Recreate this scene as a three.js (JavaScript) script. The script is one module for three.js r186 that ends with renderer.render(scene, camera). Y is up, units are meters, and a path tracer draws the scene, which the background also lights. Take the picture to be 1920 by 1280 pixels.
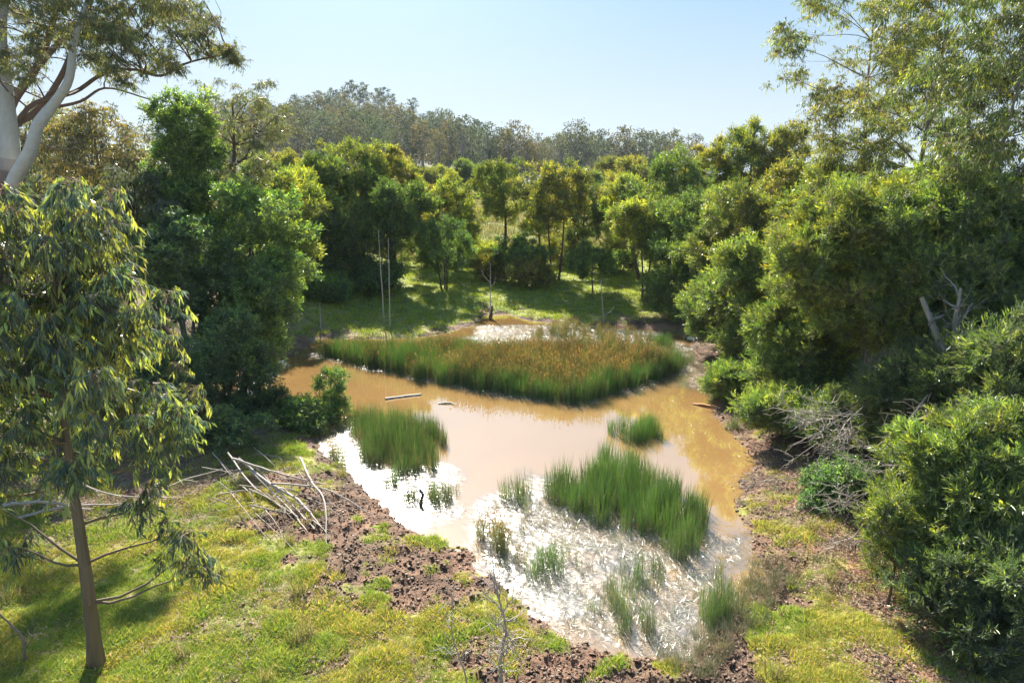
import * as THREE from 'three';

// ---------------------------------------------------------------- camera, sky, sun, exposure
const scene = new THREE.Scene();
const EYE = 8, PITCH = Math.atan2(290, 1280);
const camera = new THREE.PerspectiveCamera(53.13, 1920 / 1280, 0.1, 4000);
camera.position.set(0, EYE, 0);
camera.rotation.set(-PITCH, 0, 0);
scene.add(camera);

const renderer = new THREE.WebGLRenderer({ antialias: true });
renderer.toneMapping = THREE.LinearToneMapping;
const EXPOSURE = 3.6;
renderer.toneMappingExposure = EXPOSURE;
renderer.shadowMap.enabled = true;

const rad = (d) => d * Math.PI / 180;
const SUN_EL = rad(37), SUN_AZ = rad(-13);
const sunDir = new THREE.Vector3(Math.sin(SUN_AZ) * Math.cos(SUN_EL), Math.sin(SUN_EL), -Math.cos(SUN_AZ) * Math.cos(SUN_EL));
{
  const W = 1024, H = 512, data = new Float32Array(W * H * 4), d = new THREE.Vector3();
  const stops = [[0, 0.76, 0.875, 0.965], [5, 0.70, 0.845, 0.965], [14, 0.38, 0.63, 0.90], [30, 0.28, 0.52, 0.86], [60, 0.19, 0.40, 0.76], [90, 0.16, 0.36, 0.72]];
  for (let j = 0; j < H; j++) for (let i = 0; i < W; i++) {
    const el = ((j + 0.5) / H - 0.5) * Math.PI, az = ((i + 0.5) / W - 0.5) * 2 * Math.PI;
    d.set(Math.cos(el) * Math.cos(az), Math.sin(el), Math.cos(el) * Math.sin(az));
    const e = Math.max(0, el * 180 / Math.PI);
    let k = 0; while (k < stops.length - 2 && e > stops[k + 1][0]) k++;
    const a = stops[k], b = stops[k + 1], t = THREE.MathUtils.clamp((e - a[0]) / (b[0] - a[0]), 0, 1);
    const ang = Math.acos(THREE.MathUtils.clamp(d.dot(sunDir), -1, 1)) * 180 / Math.PI;
    const glow = 4 * Math.exp(-ang / 5) + 2.1 * Math.exp(-ang / 12);          // the bright air round the sun
    const o = (j * W + i) * 4;
    for (let c = 0; c < 3; c++) {
      const v = a[c + 1] + (b[c + 1] - a[c + 1]) * t + glow * [1, 0.97, 0.92][c];
      data[o + c] = v / EXPOSURE;
    }
    data[o + 3] = 1;
  }
  const sky = new THREE.DataTexture(data, W, H, THREE.RGBAFormat, THREE.FloatType);
  sky.mapping = THREE.EquirectangularReflectionMapping; sky.magFilter = THREE.LinearFilter; sky.needsUpdate = true;
  scene.background = sky; scene.environment = sky;
}
const sun = new THREE.DirectionalLight(new THREE.Color(1, 0.94, 0.82), 5);
sun.name = 'sun';
sun.position.copy(sunDir).multiplyScalar(120).add(new THREE.Vector3(0, 0, -30));
sun.target.position.set(0, 0, -30);
sun.castShadow = true; sun.shadow.radius = 1.2; sun.shadow.mapSize.set(4096, 4096);
Object.assign(sun.shadow.camera, { left: -60, right: 60, top: 60, bottom: -60, near: 1, far: 300 });
scene.add(sun, sun.target);

// ---------------------------------------------------------------- helpers
const V = (x, y, z) => new THREE.Vector3(x, y, z);
function rng(seed) { let a = seed >>> 0; return () => { a = (a + 0x6D2B79F5) | 0; let t = Math.imul(a ^ (a >>> 15), 1 | a); t = (t + Math.imul(t ^ (t >>> 7), 61 | t)) ^ t; return ((t ^ (t >>> 14)) >>> 0) / 4294967296; }; }
const clamp = THREE.MathUtils.clamp, lerp = THREE.MathUtils.lerp;
const smooth = (a, b, x) => { const t = clamp((x - a) / (b - a), 0, 1); return t * t * (3 - 2 * t); };
const hash2 = (x, y) => { let h = Math.imul(x, 374761393) + Math.imul(y, 668265263) | 0; h = Math.imul(h ^ (h >>> 13), 1274126177); return ((h ^ (h >>> 16)) >>> 0) / 4294967296; };
function noise(x, y) { const i = Math.floor(x), j = Math.floor(y), u = x - i, v = y - j, a = u * u * (3 - 2 * u), b = v * v * (3 - 2 * v); return lerp(lerp(hash2(i, j), hash2(i + 1, j), a), lerp(hash2(i, j + 1), hash2(i + 1, j + 1), a), b) * 2 - 1; }
const fbm = (x, y, n = 4) => { let s = 0, a = 0.5, f = 1; for (let k = 0; k < n; k++) { s += a * noise(x * f + k * 17.3, y * f - k * 9.1); a *= 0.5; f *= 2.03; } return s; };

// surveying from the photograph: the bearing of a point in it, then the place on the ground or at a distance along that bearing
function bearing(px, py) { const u = (px - 960) / 1280, v = -(py - 640) / 1280, c = Math.cos(PITCH), s = Math.sin(PITCH); return V(u, -s + v * c, -c - v * s); }
const onLevel = (px, py, y = 0) => { const d = bearing(px, py), t = (y - EYE) / d.y; return V(d.x * t, y, d.z * t); };
const atDistance = (px, py, D) => { const d = bearing(px, py), t = D / -d.z; return V(d.x * t, EYE + d.y * t, -D); };

const names = new Map();
function numbered(n) { const k = names.get(n) ?? 0; names.set(n, k + 1); return k ? n + '_' + String(k).padStart(3, '0') : n; }
function tag(o, label, category, group, kind) { o.userData.label = label; o.userData.category = category; if (group) o.userData.group = group; if (kind) o.userData.kind = kind; return o; }
function show(m) { m.castShadow = true; m.receiveShadow = true; return m; }
function part(name, geometry, material, parent) { const m = show(new THREE.Mesh(geometry, material)); m.name = name; parent.add(m); return m; }
function top(o, name) { o.name = numbered(name); scene.add(o); return o; }

// triangles with a colour each corner
class Soup {
  constructor() { this.p = []; this.c = []; this.n = []; }
  tri(a, b, c, col) {
    const ux = b.x - a.x, uy = b.y - a.y, uz = b.z - a.z, vx = c.x - a.x, vy = c.y - a.y, vz = c.z - a.z;
    let nx = uy * vz - uz * vy, ny = uz * vx - ux * vz, nz = ux * vy - uy * vx; const l = Math.hypot(nx, ny, nz) || 1; nx /= l; ny /= l; nz /= l;
    for (const q of [a, b, c]) { this.p.push(q.x, q.y, q.z); this.c.push(col[0], col[1], col[2]); this.n.push(nx, ny, nz); }
  }
  tube(pts, rs, sides, col) {                        // tapered, smooth sided
    const rings = [], t = V(0, 0, 0), a = V(0, 0, 0), b = V(0, 0, 0);
    let ref = V(0.31, 0.12, 0.94);
    for (let i = 0; i < pts.length; i++) {
      t.subVectors(pts[Math.min(i + 1, pts.length - 1)], pts[Math.max(i - 1, 0)]).normalize();
      a.crossVectors(t, ref).normalize(); b.crossVectors(t, a).normalize(); ref = b.clone().cross(t).lengthSq() > 0.1 ? ref : V(1, 0, 0);
      const ring = [];
      for (let k = 0; k < sides; k++) { const th = k / sides * Math.PI * 2, n = a.clone().multiplyScalar(Math.cos(th)).addScaledVector(b, Math.sin(th)); ring.push([pts[i].clone().addScaledVector(n, rs[i]), n]); }
      rings.push(ring);
    }
    const put = (v, w) => { this.p.push(v[0].x, v[0].y, v[0].z); this.n.push(v[1].x, v[1].y, v[1].z); this.c.push(w[0], w[1], w[2]); };
    for (let i = 0; i + 1 < rings.length; i++) for (let k = 0; k < sides; k++) {
      const k2 = (k + 1) % sides, A = rings[i][k], B = rings[i][k2], C = rings[i + 1][k2], D = rings[i + 1][k];
      for (const q of [A, B, C, A, C, D]) put(q, typeof col === 'function' ? col(i, k) : col);
    }
  }
  geo() {
    const g = new THREE.BufferGeometry();
    g.setAttribute('position', new THREE.Float32BufferAttribute(this.p, 3));
    g.setAttribute('normal', new THREE.Float32BufferAttribute(this.n, 3));
    g.setAttribute('color', new THREE.Float32BufferAttribute(this.c, 3));
    return g;
  }
}
const rnd = (r, a, b) => a + (b - a) * r();
const unit = (r) => { const z = r() * 2 - 1, a = r() * 6.2832, s = Math.sqrt(1 - z * z); return V(s * Math.cos(a), z, s * Math.sin(a)); };
function crossing(d, r) { const a = unit(r).cross(d); return a.lengthSq() < 1e-6 ? V(1, 0, 0) : a.normalize(); }
function bent(a, b, wob, n, r) { const pts = []; const L = a.distanceTo(b), o1 = unit(r).multiplyScalar(L * wob), o2 = unit(r).multiplyScalar(L * wob); for (let i = 0; i <= n; i++) { const t = i / n; pts.push(a.clone().lerp(b, t).addScaledVector(o1, Math.sin(t * Math.PI)).addScaledVector(o2, Math.sin(t * Math.PI * 2) * 0.5)); } return pts; }
const shade = (c, r, v = 0.25) => { const k = 1 + (r() * 2 - 1) * v; return [c[0] * k * (1 + (r() - 0.5) * v * 0.6), c[1] * k, c[2] * k * (1 + (r() - 0.5) * v)]; };

// ---------------------------------------------------------------- materials
function noiseTexture(size, f, srgb) {
  const d = new Uint8Array(size * size * 4);
  for (let j = 0; j < size; j++) for (let i = 0; i < size; i++) { const v = f(i / size, j / size), o = (j * size + i) * 4; d[o] = v[0]; d[o + 1] = v[1]; d[o + 2] = v[2]; d[o + 3] = 255; }
  const t = new THREE.DataTexture(d, size, size); t.wrapS = t.wrapT = THREE.RepeatWrapping; t.magFilter = THREE.LinearFilter; t.minFilter = THREE.LinearMipmapLinearFilter; t.generateMipmaps = true;
  if (srgb) t.colorSpace = THREE.SRGBColorSpace; t.needsUpdate = true; return t;
}
// noise that repeats without a seam
function tiled(u, v, n, oct) { let s = 0, a = 0.5; for (let k = 0; k < oct; k++) { const m = n << k, x = u * m, y = v * m, i = Math.floor(x), j = Math.floor(y), fu = x - i, fv = y - j, A = fu * fu * (3 - 2 * fu), B = fv * fv * (3 - 2 * fv), h = (p, q) => hash2((p % m) + k * 101, (q % m) + k * 57); s += a * (lerp(lerp(h(i, j), h(i + 1, j), A), lerp(h(i, j + 1), h(i + 1, j + 1), A), B) * 2 - 1); a *= 0.55; } return s; }
const soilMap = noiseTexture(512, (u, v) => { const n = tiled(u, v, 8, 6), k = clamp(0.8 + 0.45 * n, 0.25, 1); return [255 * k, 255 * k * 0.985, 255 * k * 0.96]; });
const soilBump = noiseTexture(512, (u, v) => { const n = clamp(0.5 + 0.55 * tiled(u, v, 10, 6), 0, 1) * 255; return [n, n, n]; });
soilMap.repeat.set(1 / 2.7, 1 / 2.7); soilBump.repeat.set(1 / 1.9, 1 / 1.9);
const groundMat = new THREE.MeshStandardMaterial({ name: 'earth', vertexColors: true, map: soilMap, bumpMap: soilBump, bumpScale: 0.06, roughness: 0.95 });
const leafMat = new THREE.MeshPhysicalMaterial({ name: 'glossy leaves', vertexColors: true, roughness: 1, transmission: 0.5, thickness: 0, clearcoat: 1, clearcoatRoughness: 0.34, side: THREE.DoubleSide });
const farLeafMat = new THREE.MeshPhysicalMaterial({ name: 'leaves', vertexColors: true, roughness: 1, transmission: 0.5, thickness: 0, clearcoat: 0.5, clearcoatRoughness: 0.4, side: THREE.DoubleSide });
const hillLeafMat = new THREE.MeshPhysicalMaterial({ name: 'far gum leaves', vertexColors: true, roughness: 1, transmission: 0.3, thickness: 0, side: THREE.DoubleSide });
const reedMat = new THREE.MeshPhysicalMaterial({ name: 'reed stems', vertexColors: true, roughness: 1, transmission: 0.25, thickness: 0, clearcoat: 1, clearcoatRoughness: 0.35, side: THREE.DoubleSide });
const grassMat = new THREE.MeshPhysicalMaterial({ name: 'grass blades', vertexColors: true, roughness: 1, transmission: 0.4, thickness: 0, clearcoat: 0.1, clearcoatRoughness: 0.45, side: THREE.DoubleSide });
const strawMat = new THREE.MeshPhysicalMaterial({ name: 'bleached reed litter', vertexColors: true, roughness: 0.55, clearcoat: 1, clearcoatRoughness: 0.3, side: THREE.DoubleSide });
const litterMat = new THREE.MeshPhysicalMaterial({ name: 'dry fallen leaves', vertexColors: true, roughness: 0.75, side: THREE.DoubleSide });
const barkMap = noiseTexture(256, (u, v) => { const n = tiled(u, v, 6, 5), k = clamp(0.75 + 0.5 * n, 0.2, 1); return [255 * k, 255 * k, 255 * k]; });
const barkMat = new THREE.MeshStandardMaterial({ name: 'bark', vertexColors: true, roughness: 0.9 });
const twigMat = new THREE.MeshStandardMaterial({ name: 'dead wood', vertexColors: true, roughness: 0.75 });
const clodMat = new THREE.MeshStandardMaterial({ name: 'mud', vertexColors: true, roughness: 0.7 });

// ---------------------------------------------------------------- the lie of the land
const shore = [[600, 634], [560, 660], [500, 690], [440, 720], [440, 760], [520, 790], [590, 820], [612, 855], [650, 890], [690, 930], [740, 962], [765, 1000], [830, 1020], [880, 1035], [905, 1080], [960, 1120], [1010, 1160], [1060, 1190], [1120, 1215], [1200, 1240], [1290, 1246], [1320, 1205], [1385, 1150], [1425, 1110], [1440, 1070], [1408, 1030], [1400, 985], [1378, 940], [1398, 900], [1415, 865], [1385, 825], [1345, 790], [1335, 740], [1325, 700], [1312, 665], [1292, 650], [1302, 630], [1230, 621], [1150, 615], [1060, 606], [985, 600], [950, 588], [905, 590], [895, 608], [830, 625], [760, 634], [680, 637]]
  .map(([x, y]) => onLevel(x, y)).map((p) => [p.x, p.z]);
function polyDist(poly, x, z) {                        // negative inside
  let best = 1e9, inside = false;
  for (let i = 0, j = poly.length - 1; i < poly.length; j = i++) {
    const [ax, az] = poly[j], [bx, bz] = poly[i], ex = bx - ax, ez = bz - az, t = clamp(((x - ax) * ex + (z - az) * ez) / (ex * ex + ez * ez), 0, 1), dx = x - ax - ex * t, dz = z - az - ez * t;
    best = Math.min(best, dx * dx + dz * dz);
    if ((az > z) !== (bz > z) && x < (bx - ax) * (z - az) / (bz - az) + ax) inside = !inside;
  }
  return inside ? -Math.sqrt(best) : Math.sqrt(best);
}
function shoreDist(x, z) { const bx = clamp(x, -20, 18), bz = clamp(z, -56, -6); return polyDist(shore, bx, bz) + Math.hypot(x - bx, z - bz) + 0.3 * fbm(x * 0.9, z * 0.9, 4) + 0.12 * noise(x * 5.1, z * 5.1); }
const ridgePts = [[-1500, 20], [-600, 30], [-180, 28], [-125, 34], [-94, 39], [-66, 38], [-40, 30], [0, 17], [30, 9], [60, 2], [120, 1], [600, 8], [1500, 10]];
function ridge(x) { let k = 0; while (k < ridgePts.length - 2 && x > ridgePts[k + 1][0]) k++; const [a, h] = ridgePts[k], [b, g] = ridgePts[k + 1]; return lerp(h, g, smooth(a, b, x)); }
function mudAmount(x, z, d) {                          // 1 where cattle have churned the edge
  const D = -z, n = fbm(x * 0.55 + 3, z * 0.55, 4) * 1.6;
  const wide = D < 18 ? (x > 4.2 ? 0.8 : 2.4) : x > 3 ? 1.4 : x < -3 && D < 30 ? 0.45 : 0.9;
  return clamp(0.98 - d / (wide * 1.35) + n * 0.7 + 1.25 * fbm(x * 1.9 + 11, z * 1.9, 3), 0, 1);
}
const bare = (x, z) => (-z > 34 ? 0 : smooth(0.06, 0.22, fbm(x * 1.3 + 31, z * 1.3, 4)) * (x < -4 ? 0.55 : 0.95));     // worn soil between the turf
function heightAt(x, z, dIn) {
  const D = -z, d = dIn ?? shoreDist(x, z);
  let y;
  if (d < 0) y = -0.06 - 0.5 * smooth(0, 2.5, -d);
  else {
    y = 0.1 * smooth(0, 0.35, d) + 0.06 * smooth(0.3, 1.2, d) + 0.03 * Math.min(d, 12);
    y += 3.0 * smooth(-8.5, -20, x) * smooth(9, 20, D) * smooth(0, 4, d);
    y += 1.5 * smooth(9, 22, x) * smooth(0, 5, d);
  }
  y += 0.5 * smooth(43, 47, D) + 7.0 * Math.pow(smooth(44, 190, D), 1.0) * 1.05;
  if (D > 150) y = lerp(y, ridge(x) + 3 * fbm(x * 0.02, z * 0.02, 3), smooth(190, 400, D));
  if (d > 0) {
    y += 0.10 * fbm(x * 0.5, z * 0.5, 3) * smooth(0.5, 3, d) + (D > 60 ? 0.5 * fbm(x * 0.07, z * 0.07, 3) * smooth(60, 90, D) : 0);
    if (D < 48) { const m = mudAmount(x, z, d); y += ((0.05 + 0.15 * m) * Math.max(-0.4, fbm(x * 2.9, z * 2.9, 3)) + 0.025 * m * noise(x * 4.7, z * 4.7)) * smooth(0.05, 0.6, d); }
    y = Math.max(y, d > 1.3 ? 0.03 : -0.05);
  }
  return y;
}
const GREEN = [0.24, 0.235, 0.04], LAWN = [0.19, 0.25, 0.03], STRAW = [0.38, 0.31, 0.16], MUD = [0.115, 0.066, 0.038], LITTER = [0.20, 0.135, 0.095], RED = [0.30, 0.15, 0.09], FOREST = [0.08, 0.085, 0.04];
const mix = (a, b, t) => [lerp(a[0], b[0], t), lerp(a[1], b[1], t), lerp(a[2], b[2], t)];
function litterAmount(x, z) { const D = -z; return Math.max(smooth(-6.0, -9.5, x + 1.2 * fbm(x * 0.4, z * 0.4, 3)) * smooth(12.5, 15.5, D) * smooth(40, 33, D), smooth(5.0, 7.0, x + 2.6 * fbm(x * 0.45 + 9, z * 0.45, 3)) * smooth(44, 38, D)); }
function groundColor(x, z, d) {
  const D = -z, n = fbm(x * 0.8, z * 0.8, 4), n2 = fbm(x * 3 + 40, z * 3, 3);
  let c = mix(GREEN, LAWN, clamp(0.4 + n, 0, 1));
  c = mix(c, STRAW, clamp(0.2 + n2 * 1.2, 0, 0.7));
  if (D > 42) { c = mix(LAWN, GREEN, clamp(0.35 + fbm(x * 0.2, z * 0.2, 3), 0, 1)); c = mix(c, STRAW, smooth(68, 105, D + 26 * fbm(x * 0.06, z * 0.06, 3))); c = mix(c, RED, 0.5 * smooth(85, 120, D) * clamp(fbm(x * 0.12 + 5, z * 0.12, 3) * 3, 0, 1)); }
  if (D > 175) c = mix(c, FOREST, smooth(175, 210, D));
  const L = litterAmount(x, z); c = mix(c, x > 0 ? mix(LITTER, RED, clamp(0.5 + n * 1.5, 0, 1)) : LITTER, L * clamp(0.85 + n2, 0, 1));
  c = mix(c, mix(MUD, LITTER, clamp(0.4 + 1.5 * n2, 0, 1)), 0.85 * bare(x, z));
  const m = d < 0 ? 1 : mudAmount(x, z, d); c = mix(c, mix(MUD, RED, clamp(0.15 + n * 0.6, 0, 0.5)), smooth(0.35, 0.75, m + 0.35 * n2));
  return c;
}
{
  const line = (from, to, step, grow, max) => { const a = [from]; let s = step; while (a[a.length - 1] < to) { a.push(a[a.length - 1] + s); s = Math.min(s * grow, max); } return a; };
  const side = line(13, 1500, 0.14, 1.09, 60), xs = [...side.slice().reverse().map((v) => -v)]; for (let x = -12.9; x < 12.95; x += 0.1) xs.push(x); xs.push(...side);
  const zs = line(2, 8.5, 1, 1, 1).concat(line(8.6, 24, 0.085, 1, 1), line(24.1, 50, 0.13, 1.004, 0.4), line(50.5, 2200, 0.5, 1.03, 60)).map((v) => -v);
  const nx = xs.length, nz = zs.length, pos = new Float32Array(nx * nz * 3), col = new Float32Array(nx * nz * 3), uv = new Float32Array(nx * nz * 2), idx = [];
  for (let j = 0; j < nz; j++) for (let i = 0; i < nx; i++) {
    const x = xs[i], z = zs[j], o = j * nx + i, d = shoreDist(x, z), y = heightAt(x, z, d), c = groundColor(x, z, d);
    pos.set([x, y, z], o * 3); col.set(c, o * 3); uv.set([x, -z], o * 2);
    if (i + 1 < nx && j + 1 < nz) idx.push(o, o + 1, o + nx, o + 1, o + nx + 1, o + nx);
  }
  const g = new THREE.BufferGeometry(); g.setAttribute('position', new THREE.BufferAttribute(pos, 3)); g.setAttribute('color', new THREE.BufferAttribute(col, 3)); g.setAttribute('uv', new THREE.BufferAttribute(uv, 2)); g.setIndex(idx); g.computeVertexNormals();
  const m = show(new THREE.Mesh(g, groundMat)); top(m, 'ground'); tag(m, 'grassy and muddy ground round the pond rising to the wooded hill', 'ground', null, 'structure');
  console.log('ground', nx, nz, idx.length / 3);
}
// ---------------------------------------------------------------- water
const beds = [];                                        // reed beds: outline on the water in metres; filled below
const bed = (pts) => pts.map(([x, y]) => onLevel(x, y)).map((p) => [p.x, p.z]);
const ISLAND = bed([[592, 662], [640, 676], [700, 690], [800, 714], [880, 727], [960, 742], [1080, 756], [1112, 750], [1180, 728], [1262, 706], [1278, 690], [1205, 672], [1100, 664], [900, 664], [700, 662]]);
const LEFTBED = bed([[650, 800], [690, 872], [760, 890], [815, 880], [838, 820], [780, 797], [660, 790]]);
const FRONTBED = bed([[1130, 862], [1190, 872], [1290, 935], [1330, 990], [1318, 1050], [1262, 1050], [1200, 1000], [1120, 985], [1060, 960], [1022, 930], [1030, 895], [1100, 905]]);
const LITTERZONES = [bed([[575, 662], [700, 690], [880, 730], [1080, 762], [1112, 756], [1280, 700], [1290, 650], [1230, 625], [1060, 608], [900, 612], [880, 655], [1180, 664], [1230, 690], [1110, 735], [960, 728], [800, 705], [650, 672]]), bed([[900, 940], [1000, 900], [1100, 950], [1330, 1000], [1400, 1010], [1340, 1100], [1320, 1220], [1150, 1220], [1000, 1150], [900, 1060]]), bed([[600, 820], [660, 800], [720, 880], [850, 880], [850, 960], [760, 990], [680, 920], [610, 860]]), bed([[1250, 640], [1310, 660], [1330, 740], [1290, 720], [1260, 680]])];
{
  const N = 1024, X0 = -19, Z0 = -50, S = 43, h = new Uint8Array(N * N * 4), rough = new Uint8Array(N * N * 4), hue = new Uint8Array(N * N * 4);
  for (let j = 0; j < N; j++) for (let i = 0; i < N; i++) {
    const x = X0 + (i + 0.5) / N * S, z = Z0 + (N - 0.5 - j) / N * S;
    let near = 9; for (const b of LITTERZONES) near = Math.min(near, polyDist(b, x, z));
    const stir = smooth(0.9, -0.3, near + 0.8 * fbm(x * 0.8, z * 0.8, 3));
    const calm = 0.06 * fbm(x * 1.3, z * 2.2, 3), rip = stir * (0.5 * fbm(x * 5.5, z * 7.5, 3) + 0.25 * noise(x * 13, z * 15));
    const o = (j * N + i) * 4, v = clamp(0.5 + 0.5 * (calm + rip), 0, 1) * 255; h[o] = h[o + 1] = h[o + 2] = v; h[o + 3] = 255;
    rough[o] = rough[o + 1] = rough[o + 2] = clamp(0.03 + 0.22 * stir, 0, 1) * 255; rough[o + 3] = 255;
    const glareDark = stir * clamp(0.75 + 0.9 * fbm(x * 2.4 + 5, z * 2.4, 3), 0, 1), silt = 1 + 0.12 * fbm(x * 0.5, z * 0.5, 3);   // colour darkened in the shallows so glare reads blue-white, orange silt elsewhere
    [0.275, 0.163, 0.064].forEach((v, c) => { hue[o + c] = 255 * Math.min(1, lerp(v * silt, [0.10, 0.075, 0.045][c], glareDark)); }); hue[o + 3] = 255;
  }
  const tex = (d) => { const t = new THREE.DataTexture(d, N, N); t.magFilter = THREE.LinearFilter; t.needsUpdate = true; return t; };
  const waterMat = new THREE.MeshPhysicalMaterial({ name: 'muddy water', map: tex(hue), roughness: 1, roughnessMap: tex(rough), ior: 2.33, clearcoat: 1, clearcoatRoughness: 0.03, bumpMap: tex(h), bumpScale: 0.05 });
  const g = new THREE.PlaneGeometry(S, S, 1, 1); g.rotateX(-Math.PI / 2); g.translate(X0 + S / 2, 0, Z0 + S / 2);
  const m = show(new THREE.Mesh(g, waterMat)); top(m, 'pond_water'); tag(m, 'muddy orange-brown pond water mirroring the pale sky', 'pond', null, 'structure');
}
// ---------------------------------------------------------------- leaf sprays that crowns are made of
const BARK = [0.10, 0.075, 0.055], GREYBARK = [0.22, 0.19, 0.16], PALEBARK = [0.42, 0.41, 0.38], REDBARK = [0.17, 0.10, 0.07], DEAD = [0.33, 0.28, 0.23];
function leaf(s, p, dir, r, L, W, col, droop = 0) {      // two faces folded along the midrib, or bent across when it droops
  const side = crossing(dir, r), tip = p.clone().addScaledVector(dir, L); tip.y -= droop * L;
  const m = p.clone().addScaledVector(dir, L * 0.45), up = side.clone().cross(dir).multiplyScalar(W * 0.25);
  const a = m.clone().addScaledVector(side, W * 0.5).add(up), b = m.clone().addScaledVector(side, -W * 0.5).add(up);
  if (droop) { s.tri(p, a, b, col); s.tri(a, tip, b, col); } else { s.tri(p, a, tip, col); s.tri(p, tip, b, col); }
}
function spray(seed, { R = 0.5, twigs = 26, per = 12, L = 0.12, W = 0.022, old = [0.11, 0.165, 0.02], young = [0.30, 0.35, 0.035], share = 0.35, hang = false, spread = 0.75, wood = BARK }) {
  const r = rng(seed), s = new Soup();
  for (let k = 0; k < twigs; k++) {
    const d = unit(r); d.y = hang ? d.y * 0.5 + 0.1 : Math.abs(d.y) * 0.9 + (r() < 0.25 ? -0.35 : 0.05); d.normalize();
    const from = unit(r).multiplyScalar(R * 0.3 * r()), len = R * rnd(r, 0.55, 1.1), end = from.clone().addScaledVector(d, len); if (hang) end.y -= len * 0.35;
    const y = r() < share;
    s.tri(from, end, from.clone().addScaledVector(crossing(d, r), 0.012), wood);
    for (let i = 0; i < per; i++) {
      const t = 0.25 + 0.75 * (i + r()) / per, p = from.clone().lerp(end, t);
      const q = unit(r), dir = hang ? V(q.x * 0.5, -1 + 0.5 * Math.abs(q.y) * r() * 2, q.z * 0.5).addScaledVector(d, 0.25).normalize() : d.clone().multiplyScalar(0.75).addScaledVector(q, spread).normalize();
      leaf(s, p, dir, r, L * rnd(r, 0.65, 1.2), W * rnd(r, 0.8, 1.2), shade(y && t > 0.5 ? young : old, r, 0.3), hang ? 0.12 : 0);
    }
  }
  return s.geo();
}
const set = (n, seed, o) => Array.from({ length: n }, (_, i) => spray(seed + i * 7, o));
const SPRAYS = {
  wattle: set(4, 11, { R: 0.42, twigs: 30, per: 13, L: 0.125, W: 0.021, spread: 0.6 }),                              // near, bright phyllodes
  wattleMid: set(4, 51, { R: 0.5, twigs: 26, per: 11, L: 0.15, W: 0.032, spread: 0.7 }),
  wattleFar: set(4, 91, { share: 0.48, R: 0.6, twigs: 26, per: 9, L: 0.17, W: 0.045, spread: 0.8 }),
  broad: set(4, 131, { R: 0.48, twigs: 22, per: 11, L: 0.12, W: 0.04, spread: 0.9, old: [0.095, 0.165, 0.024], young: [0.26, 0.35, 0.04], share: 0.4 }),
  gum: set(4, 171, { R: 0.5, twigs: 18, per: 9, L: 0.14, W: 0.027, hang: true, old: [0.12, 0.155, 0.05], young: [0.28, 0.28, 0.05], share: 0.35, wood: [0.16, 0.10, 0.07] }),
  gumYoung: set(4, 251, { R: 0.46, twigs: 14, per: 8, L: 0.2, W: 0.038, hang: true, old: [0.075, 0.115, 0.05], young: [0.32, 0.35, 0.045], share: 0.5, wood: [0.2, 0.12, 0.08] }),
  gumFar: set(4, 211, { R: 0.65, twigs: 20, per: 8, L: 0.19, W: 0.045, hang: true, old: [0.10, 0.125, 0.04], young: [0.24, 0.24, 0.045], share: 0.35, wood: GREYBARK }),
};
function profileRound(t) { return Math.sqrt(Math.max(0.05, 1 - Math.pow(t * 2 - 0.95, 2) * 0.92)); }
function profileCone(t) { return 1.05 - 0.75 * t; }
function profileVase(t) { return 0.45 + 0.75 * Math.sin(t * 2.3); }

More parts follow.
